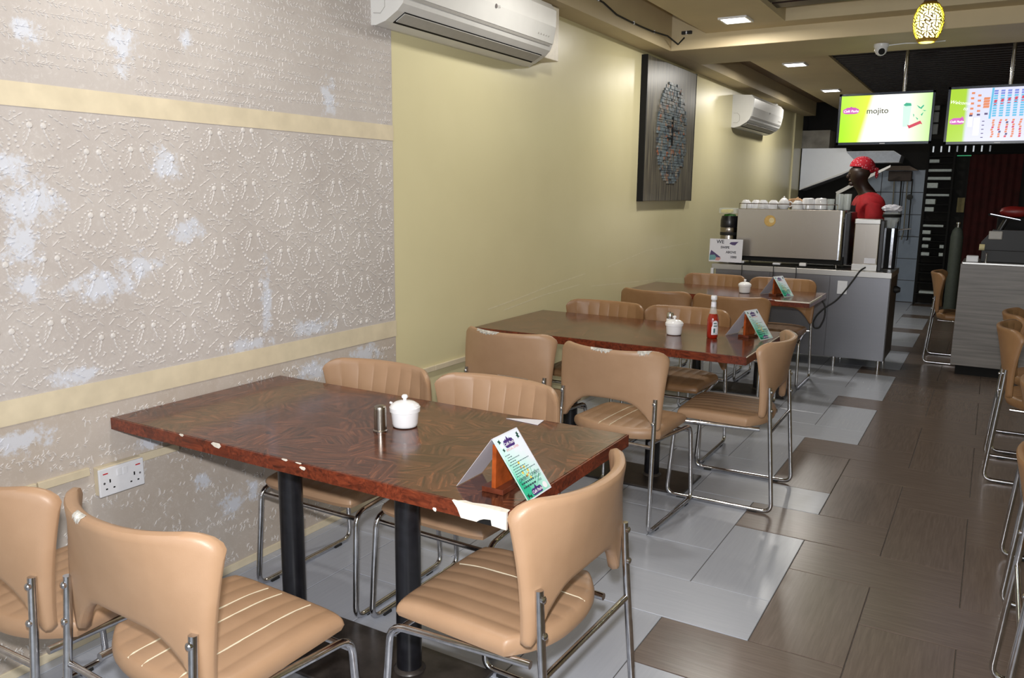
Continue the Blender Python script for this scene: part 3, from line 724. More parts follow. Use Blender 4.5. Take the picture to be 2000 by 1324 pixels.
# ------------------------------------------------------------------ tables
def table(label, y0, y1, x1, ly, chip=False):
    cy = (y0+y1)/2; t_ = thing('dining_table', label, 'table', ((WX+.012+x1)/2, cy, 0), group='brown laminate dining tables')
    hx = (x1-WX-.012)/2; hy = (y1-y0)/2
    bm = bmesh.new()
    box(bm, -hx+.001, hx-.001, -hy+.001, hy-.001, .7165, .756, bev=.0015, seg=1)
    build('tabletop', bm, M['table_top'], t_)
    bm = bmesh.new()
    # edge band, four strips
    e = .0035
    box(bm, -hx, hx, -hy-e, -hy+.001, .7155, .7545); box(bm, -hx, hx, hy-.001, hy+e, .7155, .7545)
    box(bm, hx-.001, hx+e, -hy-e, hy+e, .7155, .7545); box(bm, -hx-e, -hx+.001, -hy-e, hy+e, .7155, .7545)
    build('edge_band', bm, M['table_edge'], t_)
    ox = t_.location.x; oy = cy
    for lx in (-1.975, -1.475):
        build('leg', lathe(bmesh.new(), [(0, .012), (.040, .012), (.040, .712), (0, .712)], 28), M['black_paint'], t_, smooth=True, loc=(lx-ox, ly-oy, 0))
        build('leg_flange', lathe(bmesh.new(), [(.040, .012), (.052, .014), (.050, .018), (.040, .024)], 28), M['plate'], t_, smooth=True, loc=(lx-ox, ly-oy, 0))
    build('underframe', B(-2.2-ox, -1.25-ox, ly-oy-.03, ly-oy+.03, .690, .7155), M['dark'], t_)
    bm = bmesh.new(); box(bm, -2.23-ox, -1.235-ox, ly-oy-.20, ly-oy+.125, .001, .013, bev=.003)
    build('base_plate', bm, M['plate'], t_)
    return t_
T1 = table('large brown laminate table nearest the camera, white chip on its corner', 1.598, 2.355, -.948, 1.885)
T2 = table('brown laminate table in the middle, with a ketchup bottle on it', 3.83, 4.66, -.955, 4.03)
T3 = table('brown laminate table farthest from the camera, beside the steel counter', 6.08, 6.75, -1.09, 6.35)
# chipped corner: exposed core, standing proud of the band, with a dark piece for the bite
def chipface(pts, yy, x_off, t_, label, th=.0035):
    bm = bmesh.new(); prism(bm, pts, yy-th, yy+th, 'y'); o = build('chipped_edge', bm, M['chipboard'], t_, label=label); return o
ox, oy = T1.location.x, T1.location.y
XR = -.948-ox; YN = 1.598-oy
pts = [(XR-.155, .757), (XR-.140, .740), (XR-.128, .716), (XR-.075, .7155), (XR-.068, .722), (XR-.060, .727), (XR-.048, .7285), (XR-.040, .729), (XR-.038, .7155), (XR-.012, .7135), (XR+.004, .7125), (XR+.0045, .757)]
chipface(pts, YN-.005, 0, T1, 'white chipped core at the table corner')
bm = bmesh.new(); prism(bm, [(XR-.082, .7150), (XR-.072, .7225), (XR-.060, .7275), (XR-.048, .729), (XR-.040, .7295), (XR-.037, .7150)], YN-.0095, YN-.0084, 'y')  # black piece set proud over the notch, painting in its dark inside
build('chip_hollow_fill', bm, M['dark'], T1, label='dark piece painted in for the hollow under the chipped core')
bm = bmesh.new(); prism(bm, [(XR-.15, YN-.008), (XR-.125, YN+.007), (XR-.10, YN+.004), (XR-.07, YN+.012), (XR-.03, YN+.016), (XR+.002, YN+.013), (XR+.0045, YN-.008)], .7561, .7575, 'z')
build('chipped_edge', bm, M['chipboard'], T1, label='white chipped core at the table corner')
for (xx, zz, a, b_) in ((-1.98-ox, .748, .022, .008), (-2.14-ox, .754, .010, .004), (-1.62-ox, .742, .012, .005), (-1.69-ox, .7545, .012, .003), (-1.635-ox, .7545, .012, .002), (-1.16-ox, .718, .006, .005)):
    bm = bmesh.new(); prism(bm, [(xx-a, zz+b_*.3), (xx-a*.3, zz-b_*.7), (xx+a*.6, zz-b_), (xx+a, zz), (xx+a*.7, zz+b_), (xx-a*.6, zz+b_)], YN-.0048, YN-.003, 'y')
    build('paint_chip', bm, M['chipboard'], T1)
bm = bmesh.new(); prism(bm, [(-2.33-T2.location.x, .7155), (-2.30-T2.location.x, .739), (-2.26-T2.location.x, .734), (-2.22-T2.location.x, .738), (-2.15-T2.location.x, .728), (-2.12-T2.location.x, .716)], 3.83-T2.location.y-.0055, 3.83-T2.location.y-.003, 'y')
build('chipped_edge', bm, M['chipboard'], T2, label='white chipped edge behind the chair back')
bm = bmesh.new(); o3 = T3.location
box(bm, -1.33-o3.x, -1.088-o3.x, 6.0745-o3.y, 6.078-o3.y, .748, .757); box(bm, -1.087-o3.x, -1.084-o3.x, 6.08-o3.y, 6.55-o3.y, .744, .757)
build('bare_edge', bm, M['chipboard'], T3, label='pale bare strip along the corner edge')
bm = bmesh.new(); o2 = T2.location; box(bm, -.953-o2.x, -.9505-o2.x, 3.828-o2.y, 4.6-o2.y, .752, .757)
build('bare_edge', bm, M['chipboard'], T2)
# paper scrap on the far edge of table one
sc_ = bmesh.new(); prism(sc_, [(0, 0), (.13, -.012), (.12, .05), (.06, .03)], 0, .0008, 'z')
tag(build('paper_scrap', sc_, M['paper'], loc=(-1.37, 2.30, .757)), 'scrap of white paper at the far edge of the nearest table', 'paper')
# ------------------------------------------------------------------ table things
TZ = .7565
def shaker(x, y, label):
    s = thing('shaker', label, 'shaker', (x, y, TZ))
    build('shaker_body', lathe(bmesh.new(), [(0, 0), (.0235, 0), (.0235, .004), (.0205, .007), (.020, .072), (.019, .078)], 32), M['steel_v'], s, smooth=True)
    build('shaker_cap', lathe(bmesh.new(), [(.0195, .077), (.0185, .082), (.012, .0855), (0, .0865)], 32), M['steel_v'], s, smooth=True)
    return s
shaker(-1.637, 1.958, 'steel shaker standing left of the sugar pot on the nearest table')
def pot(x, y, label, sc=1.0):
    s = thing('sugar_pot', label, 'pot', (x, y, TZ), group='white lidded sugar pots'); s.scale = (sc, sc, sc)
    build('pot_body', lathe(bmesh.new(), [(0, .0), (.036, 0), (.040, .004), (.042, .012), (.0455, .050), (.050, .052), (.0505, .066), (.047, .068), (.044, .064)], 40), M['ceramic'], s, smooth=True)
    build('pot_lid', lathe(bmesh.new(), [(.049, .067), (.046, .073), (.032, .082), (.014, .0865), (.006, .088), (.0058, .093), (.010, .097), (.0105, .102), (.007, .1065), (0, .108)], 40), M['ceramic'], s, smooth=True)
    build('pot_foot', lathe(bmesh.new(), [(.035, -.0003), (.038, .0006), (.040, .003)], 40), plain('bare_clay_foot', srgb(90, 86, 84), .6), s)
    return s
p_ = pot(-1.605, 2.045, 'white lidded sugar pot on the nearest table')
build('spoon_notch', tube(bmesh.new(), [(-.052, 0, .070), (-.060, -.002, .072)], .004, 8), M['ceramic'], p_, smooth=True)
pot(-1.455, 4.235, 'white lidded sugar pot on the middle table left of the ketchup', .98)
pot(-1.635, 6.38, 'white lidded sugar pot on the farthest table', 1.0)
s2 = thing('pepper_shaker', 'glass and steel pepper shaker behind the sugar pot of the middle table', 'shaker', (-1.545, 4.42, TZ))
build('shaker_jar', lathe(bmesh.new(), [(0, 0), (.021, 0), (.021, .055), (.018, .06)], 24), M['ceramic'], s2, smooth=True)
build('shaker_top', lathe(bmesh.new(), [(.020, .058), (.021, .075), (.017, .09), (0, .096)], 24), M['chrome'], s2, smooth=True)
kb = thing('ketchup_bottle', 'glass ketchup bottle with white cap on the middle table', 'bottle', (-1.247, 4.25, TZ), rz=.5)
pf = [(0, 0), (.026, 0), (.029, .004), (.030, .02), (.031, .10), (.028, .115), (.018, .15), (.0135, .172), (.0125, .20), (.0125, .222)]
build('ketchup_fill', lathe(bmesh.new(), [(0, .002)]+[(r-.0008, z) for r, z in pf[1:6]]+[(.0215, .132), (0, .132)], 28), M['ketchup'], kb, smooth=True)
build('glass_bottle', lathe(bmesh.new(), [(.0215, .134), (.018, .15), (.0135, .172), (.0125, .20), (.0125, .222)], 28), M['glass'], kb, smooth=True)
build('neck_band', lathe(bmesh.new(), [(.0150, .170), (.0140, .174), (.0135, .193), (.0128, .195)], 28), M['paper'], kb, smooth=True)
build('cap', lathe(bmesh.new(), [(.0155, .207), (.0165, .21), (.0165, .225), (.014, .229), (0, .230)], 28), M['white_plastic'], kb, smooth=True)
bm = bmesh.new(); rows = []
for k in range(13):
    a = -1.95+k*1.15/12*1.1; u = (k/12-.5)*2
    top = .098-.018*u*u; lo = .022
    if abs(u) > .75: top -= .018
    r_ = .0316
    rows.append([bm.verts.new((r_*math.cos(a), r_*math.sin(a), z)) for z in (lo, top)])
for a, b_ in zip(rows, rows[1:]): bm.faces.new((a[0], b_[0], b_[1], a[1]))
lbl = build('bottle_label', bm, M['paper'], kb)
ink = plain('teal_ink', srgb(70, 110, 108), .6)
bm = bmesh.new()
for (k0, k1, z0, z1) in ((3, 8, .080, .086), (3, 9, .066, .072), (3, 6, .032, .056), (2, 10, .026, .028)):
    for k in range(k0, k1):
        a0 = -1.95+k*.1054; a1 = a0+.1054; r_ = .0319
        vs = [bm.verts.new((r_*math.cos(a), r_*math.sin(a), z)) for a, z in ((a0, z0), (a1, z0), (a1, z1), (a0, z1))]; bm.faces.new(vs)
build('label_print', bm, ink, kb)
# tent cards on wooden stands
def card_mat(name):
    t = NT(name); v = t.obj(); sp = t.n('ShaderNodeSeparateXYZ'); t.l(v, sp.inputs[0])
    # flap local: x across (0..w), y down the flap (0..1 scaled)
    n = t.noise(v, 28, 4); 
    g = t.math('ADD', t.math('MULTIPLY', sp.outputs[1], -6.2), t.math('MULTIPLY', sp.outputs[0], -5.5))
    g = t.math('ADD', g, t.math('MULTIPLY', n, .45))
    t.col(t.ramp(g, [(.12, srgb(228, 236, 246)), (.55, srgb(190, 234, 226)), (.95, srgb(84, 202, 168)), (1.0, srgb(50, 180, 140))])); t.set(Roughness=.35); return t.m
CM = card_mat('green_tint_card'); PUR = plain('purple_ink', srgb(74, 48, 118), .4); INK = plain('dark_ink', srgb(46, 74, 80), .5); REDI = plain('coral_ink', srgb(216, 120, 120), .5)
YEL = plain('yellow_petal_ink', srgb(240, 200, 60), .5); ORG = plain('orange_petal_ink', srgb(226, 120, 30), .5); GRN = plain('leaf_ink', srgb(54, 160, 110), .5); DKG = plain('dark_green_ink', srgb(24, 72, 62), .5); WHI = plain('white_ink', srgb(240, 240, 246), .5)
def flat(bm, pts, z=.0): bm.faces.new([bm.verts.new((x, y, z)) for x, y in pts]); return bm
def plaque(bm, cx, cy, wd, ht, z):
    pts = []
    for k in range(48):
        a = 2*PI*k/48; s = abs(math.cos(a))**.45*(1 if math.cos(a) > 0 else -1); c_ = abs(math.sin(a))**.6*(1 if math.sin(a) > 0 else -1)
        r_ = 1-.10*abs(math.sin(4*a))
        pts.append((cx+wd/2*s*r_, cy+ht/2*c_*(1+.06*math.cos(6*a))))
    flat(bm, pts, z); return bm
def tent(x, y, label, rz=0, full=True):
    t_ = thing('tent_card', label, 'menu card', (x, y, TZ), rz, group='tent menu cards')
    Wd, L, hgt, dx = .125, .182, .146, .108
    th = math.atan2(hgt, dx)
    # right flap: local frame x across (towards -y.. +y), y up along flap
    fl = bpy.data.objects.new('printed_flap', None)
    me = bmesh.new(); box(me, 0, Wd, -L, 0, -.0006, 0)
    fl = build('printed_flap', me, CM, t_)
    # world: across = +y, up-flap = (-cos th,0,sin th), normal = (sin th,0,cos th)
    R_ = Matrix(((0, -math.cos(th), math.sin(th)), (1, 0, 0), (0, math.sin(th), math.cos(th)))).to_4x4(); R_.translation = Vector((0, -Wd/2, hgt+.0015))
    fl.matrix_local = R_
    # white border
    bm = bmesh.new(); z = .0003; b_ = .0035
    for q in ((0, Wd, -b_, 0), (0, Wd, -L, -L+b_), (0, b_, -L, 0), (Wd-b_, Wd, -L, 0)): flat(bm, [(q[0], q[2]), (q[1], q[2]), (q[1], q[3]), (q[0], q[3])], z)
    build('card_border', bm, M['paper'], fl)
    bm = bmesh.new(); z = .0005
    plaque(bm, .058, -.028, .050, .022, z); flat(bm, [(.052, -.018), (.058, -.008), (.064, -.018)], z); flat(bm, [(.044, -.020), (.048, -.013), (.052, -.020)], z); flat(bm, [(.064, -.020), (.068, -.013), (.072, -.020)], z)
    build('logo_plaque', bm, PUR, fl); bm = bmesh.new(); plaque(bm, .062, -L+.014, .054, .018, z); flat(bm, [(.056, -L+.022), (.062, -L+.032), (.068, -L+.022)], z)
    build('logo_plaque', bm, PUR, fl)
    text('Café Pasha', .0115, WHI, fl, (.058, -.0285, .0008), ext=0, shear=.3, bold=.0002); text('Café Pasha', .0115, WHI, fl, (.062, -L+.0135, .0008), ext=0, shear=.3, bold=.0002)
    text('SPECIAL OFFER', .0088, REDI, fl, (.060, -.044, .0006), ext=0)
    bm = bmesh.new(); rr_ = random.Random(4)
    for k, (a, ln) in enumerate(((.012, .022), (.018, .020), (.014, .052), (.018, .024), (.010, .096), (.018, .024), (.014, .060), (.016, .068), (.014, .092), (.012, .018))):
        yy = -.056-.0066*k; xx = a
        while xx < a+ln:
            wd = rr_.uniform(.003, .009); flat(bm, [(xx, yy), (xx+wd, yy), (xx+wd, yy+.0018), (xx, yy+.0018)], .0005); xx += wd+.0018
    for k in range(2):
        xx = .014
        while xx < .068: wd = rr_.uniform(.005, .010); flat(bm, [(xx, -.139-.011*k), (xx+wd, -.139-.011*k), (xx+wd, -.1345-.011*k), (xx, -.1345-.011*k)], .0005); xx += wd+.002
    build('printed_lines', bm, INK, fl, kind='stuff')
    text('OFFER!!!', .0125, INK, fl, (.034, -.127, .0006), ext=0, bold=.0002); text('OFFER!!!', .0125, INK, fl, (.092, -.127, .0006), ext=0, bold=.0002)
    text('AND GET', .0085, INK, fl, (.096, -.1375, .0006), ext=0); text('FREE', .0085, INK, fl, (.096, -.1485, .0006), ext=0)
    for (m_, spots, r_) in ((YEL, ((.05, -.085), (.062, -.10), (.044, -.112), (.07, -.112), (.058, -.122), (.066, -.132)), .006), (ORG, ((.052, -.124), (.066, -.120), (.048, -.098)), .0038)):
        bm = bmesh.new()
        for (cx, cy) in spots:
            flat(bm, [(cx+(r_ if q % 2 else r_*.45)*math.cos(q*PI/5), cy+(r_ if q % 2 else r_*.45)*math.sin(q*PI/5)) for q in range(10)], .0004 if m_ is YEL else .00045)
        build('printed_flowers', bm, m_, fl)
    bm = bmesh.new()
    for q in range(9): a = .5+q*.26; flat(bm, [(.06, -.168), (.06+.055*math.cos(a)-.002, -.168+.07*math.sin(a)), (.06+.055*math.cos(a+.06), -.168+.07*math.sin(a+.06))], .00035)
    build('printed_leaves', bm, GRN, fl)
    bm = bmesh.new()
    for (cx, cy, s_) in ((.020, -.016, .008), (.021, -.040, .006), (.110, -.015, .007), (.108, -.022, .008), (.016, -L+.012, .008), (.026, -L+.009, .006)):
        flat(bm, [(cx+s_*(1 if q % 2 else .5)*math.cos(q*PI/4+.3), cy+s_*(1 if q % 2 else .5)*math.sin(q*PI/4+.3)) for q in range(8)], .0006)
    build('printed_emblems', bm, DKG, fl)
    bm = bmesh.new(); flat(bm, [(.104+.010*math.cos(q*PI/8), -L+.016+.009*math.sin(q*PI/8)) for q in range(16)], .0006); flat(bm, [(.0215+.006*math.cos(q*PI/6), -.028+.007*math.sin(q*PI/6)) for q in range(12)], .0006)
    build('printed_emblems', bm, WHI, fl)
    # plain flap on the other side
    pl = build('plain_flap', B(0, Wd, -L, 0, -.0006, 0), M['paper'], t_)
    L_ = Matrix(((0, math.cos(th), -math.sin(th)), (-1, 0, 0), (0, math.sin(th), math.cos(th)))).to_4x4(); L_.translation = Vector((0, Wd/2, hgt+.0015)); pl.matrix_local = L_
    build('stand_post', prism(bmesh.new(), [(-.052, .014), (.048, .014), (.040, .112), (-.048, .128)], -.006, .006, 'x'), M['orange_wood'], t_)
    build('stand_base', B(-.034, .030, -.055, .045, 0, .014, bev=.001), M['cocoa_wood'], t_)
    return t_
tent(-1.040, 1.738, 'green and white tent menu card on the nearest table')
tent(-1.088, 4.40, 'green and white tent menu card on the middle table beside the ketchup', rz=-.30)
tent(-1.385, 6.37, 'green and white tent menu card on the farthest table', rz=-.37)
# ------------------------------------------------------------------ steel counter
ct = thing('steel_counter', 'stainless steel service counter carrying the espresso machine', 'counter', (-1.6, 7.56, 0))
build('counter_body', B(-.62, .885, .02, .58, .10, .845, bev=.002), M['steel_counter'], ct)
for a, b_ in ((-.62, -.12), (-.118, .40), (.402, .886)):
    build('front_panel', B(a, b_, .012, .021, .10, .822, bev=.0015), M['steel_counter'], ct)
build('side_panel', B(.884, .892, .03, .57, .11, .84, bev=.002), plain('dark_side_steel', (.10, .095, .09, 1), .4, .8), ct)
build('worktop', B(-.66, .895, 0, .60, .822, .872, bev=.003), M['steel'], ct)
for x in (-.55, .47, .84):
    for y in (.10, .50): build('leg', lathe(bmesh.new(), [(0, 0), (.018, 0), (.018, .10), (0, .10)], 16), M['chrome'], ct, smooth=True, loc=(x, y, 0))
build('socket_plate', B(.468, .548, .004, .012, .665, .78, bev=.002), M['white_plastic'], ct)
build('side_post', B(-.665, -.64, -.002, .02, .60, .83), M['white_plastic'], ct)
build('side_knob', lathe(bmesh.new(), [(0, 0), (.03, 0), (.034, .02), (.02, .05), (0, .05)], 16), M['rubber'], ct, smooth=True, loc=(.893, .33, .70), rot=(0, PI/2, 0))
CZ = .8725
# espresso machine
em = thing('espresso_machine', 'wide steel espresso machine with a round gold badge', 'coffee machine', (-1.63, 7.72, CZ))
bm = bmesh.new(); box(bm, -.455, .455, 0, .016, .072, .512, bev=.003)
build('back_panel', bm, M['steel_v'], em)
bm = bmesh.new(); prism(bm, [(.445, 0)]+[(.455+.035*math.sin(a*PI/12), .035-.035*math.cos(a*PI/12)) for a in range(1, 7)]+[(.490, .06), (.445, .06)], .072, .510, 'z')
build('corner_trim', bm, M['chrome'], em, smooth=True)
build('body', B(-.455, .47, .016, .44, .10, .50, bev=.004), M['dark'], em)
build('side_panel', B(.47, .535, .06, .42, .03, .495, bev=.01), M['black_paint'], em)
build('chassis', B(-.455, .50, .02, .44, .03, .10, bev=.004), M['dark'], em)
for x in (-.42, .44):
    for y in (.05, .40): build('foot', lathe(bmesh.new(), [(0, 0), (.012, 0), (.012, .035), (0, .035)], 12), M['chrome'], em, smooth=True, loc=(x, y, 0))
build('badge', lathe(bmesh.new(), [(0, .003), (.048, .003), (.052, 0)], 32), plain('gold_badge', srgb(206, 168, 96), .45), em, loc=(-.155, -.001, .405), rot=(PI/2, 0, 0))
build('badge_inset', lathe(bmesh.new(), [(0, .0045), (.022, .0045), (.024, .003)], 24), plain('badge_cream', srgb(226, 208, 160), .45), em, loc=(-.14, -.001, .41), rot=(PI/2, 0, 0))
bm = bmesh.new(); tube(bm, [(-.45, .02, .56), (.42, .02, .56)], .0035, 6)
for x in (-.45, -.38, -.1, .15, .42): tube(bm, [(x, .02, .51), (x, .02, .56)], .003, 6)
build('cup_rail', bm, M['chrome'], em)
def small(name, prof, m, loc, label, cat, group, smooth=True, n=20):
    return tag(build(name, lathe(bmesh.new(), prof, n), m, smooth=smooth, loc=loc), label, cat, group)
TOPZ = CZ+.513
cup = [(.047, .0), (.050, 0), (.049, .02), (.044, .055), (.034, .072), (.026, .075), (.026, .081), (0, .081)]
for (x, y, inv, lb) in ((-2.05, 7.86, 0, 'white cup at the wall end of the espresso machine top'), (-1.965, 7.90, 0, 'white cup, second from the wall on the espresso machine'),
                        (-1.885, 7.84, 0, 'white cup, third from the wall on the espresso machine'), (-1.80, 7.88, 0, 'white cup left of the teapot on the espresso machine'),
                        (-1.575, 7.85, 0, 'white cup right of the brown paper on the espresso machine')):
    small('coffee_cup', cup, M['ceramic'], (x, y, TOPZ), lb, 'cup', 'cups on the espresso machine')
big = [(0, 0), (.050, 0), (.056, .004), (.056, .03), (.054, .088), (.050, .098), (.036, .103), (0, .104)]
small('upturned_mug', big, M['ceramic'], (-1.495, 7.92, TOPZ), 'upturned white mug beside the glasses on the espresso machine, nearer the wall', 'mug', 'upturned mugs on the espresso machine')
small('upturned_mug', big, M['ceramic'], (-1.385, 7.92, TOPZ), 'upturned white mug beside the glasses on the espresso machine, nearer the aisle', 'mug', 'upturned mugs on the espresso machine')
tp = thing('teapot', 'small white teapot on the espresso machine, beside brown paper', 'teapot', (-1.705, 7.88, TOPZ))
build('teapot_body', lathe(bmesh.new(), [(0, 0), (.035, 0), (.05, .03), (.05, .06), (.035, .085), (0, .09)], 24), M['ceramic'], tp, smooth=True)
build('teapot_lid', lathe(bmesh.new(), [(.035, .084), (.02, .10), (.006, .104), (.008, .114), (0, .118)], 20), M['ceramic'], tp, smooth=True)
build('handle', tube(bmesh.new(), [(.048, 0, .07), (.075, 0, .06), (.072, 0, .03), (.048, 0, .02)], .005, 8, bend=.01), M['ceramic'], tp, smooth=True)
# crumpled brown paper
bm = bmesh.new(); rr = random.Random(8); bmesh.ops.create_icosphere(bm, subdivisions=3, radius=1)
for v in bm.verts: k = rr.uniform(.65, 1.1); v.co = Vector((v.co.x*.085*k, v.co.y*.05*k, .052+v.co.z*.052*k))
tag(build('crumpled_paper', bm, plain('kraft_paper', srgb(176, 140, 104), .8, vary=.1), loc=(-1.62, 8.02, TOPZ+.005), rot=(0, -.2, .2)), 'crumpled brown paper on the espresso machine', 'paper')
glassp = [(0, .003), (.024, .003), (.027, 0), (.031, .06), (.033, .115), (.0315, .115), (.029, .06), (.025, .008), (0, .008)]
for k, (x, y, s, lb) in enumerate(((-1.29, 7.86, .85, 'short drinking glass beside the upturned mugs'), (-1.225, 7.90, 1.25, 'tall drinking glass, nearest the mugs on the espresso machine'), (-1.155, 7.90, 1.25, 'tall drinking glass at the aisle end of the espresso machine'), (-1.19, 7.99, 1.2, 'drinking glass standing behind the tall glasses'))):
    o = small('drinking_glass', glassp, M['glass'], (x, y, TOPZ), lb, 'glass', 'glasses on the espresso machine'); o.scale = (1, 1, s)
# things under the machine
tr = tag(build('drip_tray', B(-2.05, -1.18, 7.60, 7.71, CZ, CZ+.012, bev=.003), M['dark']), 'black tray along the counter edge below the espresso machine', 'tray')
for (x, wd, hh, m_, lb) in ((-2.0, .05, .02, 'white_plastic', 'small white item at the wall end of the black tray'), (-1.68, .07, .018, 'white_plastic', 'white block on the tray below the badge'), (-1.45, .06, .03, 'ceramic', 'small white dish on the tray near the aisle')):
    tag(build('small_dish', B(x-wd/2, x+wd/2, 7.62, 7.67, CZ+.0125, CZ+.0125+hh, bev=.006), M[m_]), lb, 'dish', 'small things on the tray')
# grinders
gr = thing('coffee_grinder', 'steel boxed grinder at the end of the counter, white label low on it', 'grinder', (-.94, 7.655, CZ))
build('grinder_body', B(-.103, .100, 0, .16, 0, .435, bev=.006), M['steel_v'], gr)
build('grinder_lid', B(-.106, .103, -.003, .163, .40, .445, bev=.006), M['steel'], gr)
build('side_cover', B(.1005, .135, .01, .165, .0, .435, bev=.006), M['black_paint'], gr)
build('grinder_foot_panel', B(-.104, .101, -.004, .001, .0, .055, bev=.002), M['steel'], gr)
build('sticker', B(-.005, .085, -.0015, -.0005, .065, .110), M['paper'], gr)
g2 = thing('bean_grinder', 'tall dark bean grinder with a glass hopper behind the steel grinder', 'grinder', (-.79, 8.0, CZ))
build('grinder_column', B(-.06, .055, -.03, .08, 0, .36, bev=.01), M['dark'], g2); build('chrome_strip', B(.012, .034, -.034, -.028, .01, .36), M['chrome'], g2)
build('hopper', lathe(bmesh.new(), [(.02, .36), (.03, .37), (.06, .43), (.072, .49), (.074, .50)], 24), M['glass'], g2, smooth=True)
build('hopper_collar', lathe(bmesh.new(), [(.06, .455), (.078, .46), (.078, .48), (.07, .485)], 24), M['dark'], g2, smooth=True)
bm = bmesh.new(); rr = random.Random(5); bmesh.ops.create_icosphere(bm, subdivisions=3, radius=1)
for v in bm.verts: k = rr.uniform(.75, 1.1); v.co = Vector((v.co.x*.085*k, v.co.y*.07*k, v.co.z*.035*k))
tag(build('crumpled_napkin', bm, M['paper'], loc=(-.79, 8.0, CZ+.535)), 'crumpled white napkins heaped on the bean grinder hopper', 'napkin')
# blender + sign
bl = thing('blender', 'black and steel blender with a clear lid next to the wall', 'blender', (-2.18, 7.80, CZ))
build('blender_base', lathe(bmesh.new(), [(0, 0), (.082, 0), (.085, .02), (.080, .22), (.078, .26)], 28), M['steel_v'], bl, smooth=True)
build('blender_band', lathe(bmesh.new(), [(.081, .258), (.084, .262), (.084, .285), (.081, .288)], 28), M['rubber'], bl, smooth=True)
build('blender_ring', lathe(bmesh.new(), [(.080, .286), (.082, .29), (.082, .33), (.080, .334)], 28), M['steel_v'], bl, smooth=True)
build('blender_jar', lathe(bmesh.new(), [(.081, .332), (.084, .34), (.084, .40), (.074, .44), (0, .445)], 28), M['black_paint'], bl, smooth=True)
build('green_contents', lathe(bmesh.new(), [(.06, .44), (.05, .455), (0, .462)], 20), plain('green_leaf', srgb(30, 90, 20), .5), bl, smooth=True)
tb = thing('lidded_tub', 'clear plastic tub of yellow food on top of the blender', 'tub', (-2.19, 7.80, CZ+.4635))
build('tub_food', B(-.070, .03, -.045, .045, .004, .036, bev=.008), plain('yellow_food', srgb(214, 196, 70), .5), tb)
build('tub_shell', B(-.082, .085, -.06, .06, 0, .052, bev=.006), M['glass'], tb)
sg = thing('swipe_sign', 'small white sign reading WE SWIPE ABOVE 1000 on the counter edge', 'sign', (-2.14, 7.575, .872), )
sg.rotation_euler = (-.04, 0, 0)
build('sign_board', B(-.155, .155, 0, .004, .018, .232), M['paper'], sg)
SI = plain('sign_ink', srgb(44, 46, 58), .5)
for s_, sz, x, z in (('WE', .046, -.055, .204), ('SWIPE', .030, -.008, .153), ('ABOVE', .030, .050, .110), ('1000', .030, .075, .066)):
    text(s_, sz, SI, sg, (x, -.001, z), (PI/2, 0, 0), bold=.0008)
bm = bmesh.new()
bm.faces.new([bm.verts.new((x, -.0012, z)) for x, z in ((-.150, .075), (-.138, .125), (-.10, .10), (-.045, .062), (-.055, .045))])
bm.faces.new([bm.verts.new((x, -.0012, z)) for x, z in ((.03, .19), (.045, .205), (.115, .21), (.10, .195), (.085, .176), (.06, .178))])
build('printed_hand', bm, plain('sign_violet', srgb(78, 64, 110), .5), sg)
bm = bmesh.new(); bm.faces.new([bm.verts.new((x, -.0016, z)) for x, z in ((-.150, .03), (-.150, .078), (-.10, .082), (-.085, .06), (-.095, .035))])
build('printed_card_machine', bm, plain('sign_teal', srgb(110, 158, 164), .5), sg)
bm = bmesh.new(); bm.faces.new([bm.verts.new((x, -.0016, z)) for x, z in ((-.094, .030), (-.085, .060), (-.05, .058), (-.04, .048), (-.06, .03))])
build('printed_fingers', bm, plain('sign_pink', srgb(206, 150, 150), .5), sg)
# cables on the counter front
tag(build('power_cord', tube(bmesh.new(), fillet([(-.93, 7.650, .90), (-.957, 7.55, .880), (-1.00, 7.535, .80), (-1.06, 7.535, .70), (-1.13, 7.535, .60), (-1.22, 7.535, .535), (-1.285, 7.535, .46), (-1.31, 7.535, .39), (-1.295, 7.535, .345), (-1.25, 7.535, .35), (-1.21, 7.535, .45), (-1.215, 7.53, .56), (-1.27, 7.53, .63), (-1.34, 7.53, .66)], .05, 4), .007, 8), M['rubber'], smooth=True), 'black power cord looping down the front of the steel counter', 'cord')
for k, (x, lb) in enumerate(((-1.985, 'thin black wire over the counter edge, nearest the sign'), (-1.70, 'thin black wire over the counter edge below the badge'), (-1.50, 'thin black wire over the counter edge, nearest the aisle'))):
    tag(build('thin_wire', tube(bmesh.new(), fillet([(x, 7.64, .880), (x+.01, 7.555, .879), (x+.015, 7.548, .82), (x+.005, 7.548, .60)], .02, 4), .0035, 6), M['rubber']), lb, 'wire', 'wires over the counter front')
# ------------------------------------------------------------------ grey wood counter with till
c2 = thing('wood_counter', 'grey wood grain cash counter on the right of the aisle', 'counter', (.6, 7.86, 0))
build('counter_front', B(-.81, 1.6, 0, .03, .085, .955, bev=.002), M['grey_wood'], c2)
build('counter_end', B(-.81, -.785, .03, .34, .085, .955, bev=.002), M['grey_wood'], c2)
build('plinth', B(-.77, 1.6, .04, .30, 0, .085), M['dark'], c2)
build('counter_top', B(-.80, 1.6, .0, .52, .956, .972, bev=.002), M['steel'], c2)
KZ = .9725
pm = thing('till_screen', 'tilted touch screen till on a dark stand on the grey counter', 'till', (.10, 8.02, KZ))
build('screen_panel', prism(bmesh.new(), [(-.15, .405), (.09, .355), (.088, .343), (-.152, .392)], -.08, .11, 'y'), M['dark'], pm)
build('screen_glow', prism(bmesh.new(), [(-.135, .404), (.085, .3585), (.085, .3575), (-.135, .4025)], -.0815, .10, 'y'), emis('till_display', (.8, .86, 1, 1), 2.5), pm)
build('stand_arm', tube(bmesh.new(), [(-.01, .03, .37), (-.08, .03, .20), (-.10, .04, .14)], .022, 10), M['black_paint'], pm, smooth=True)
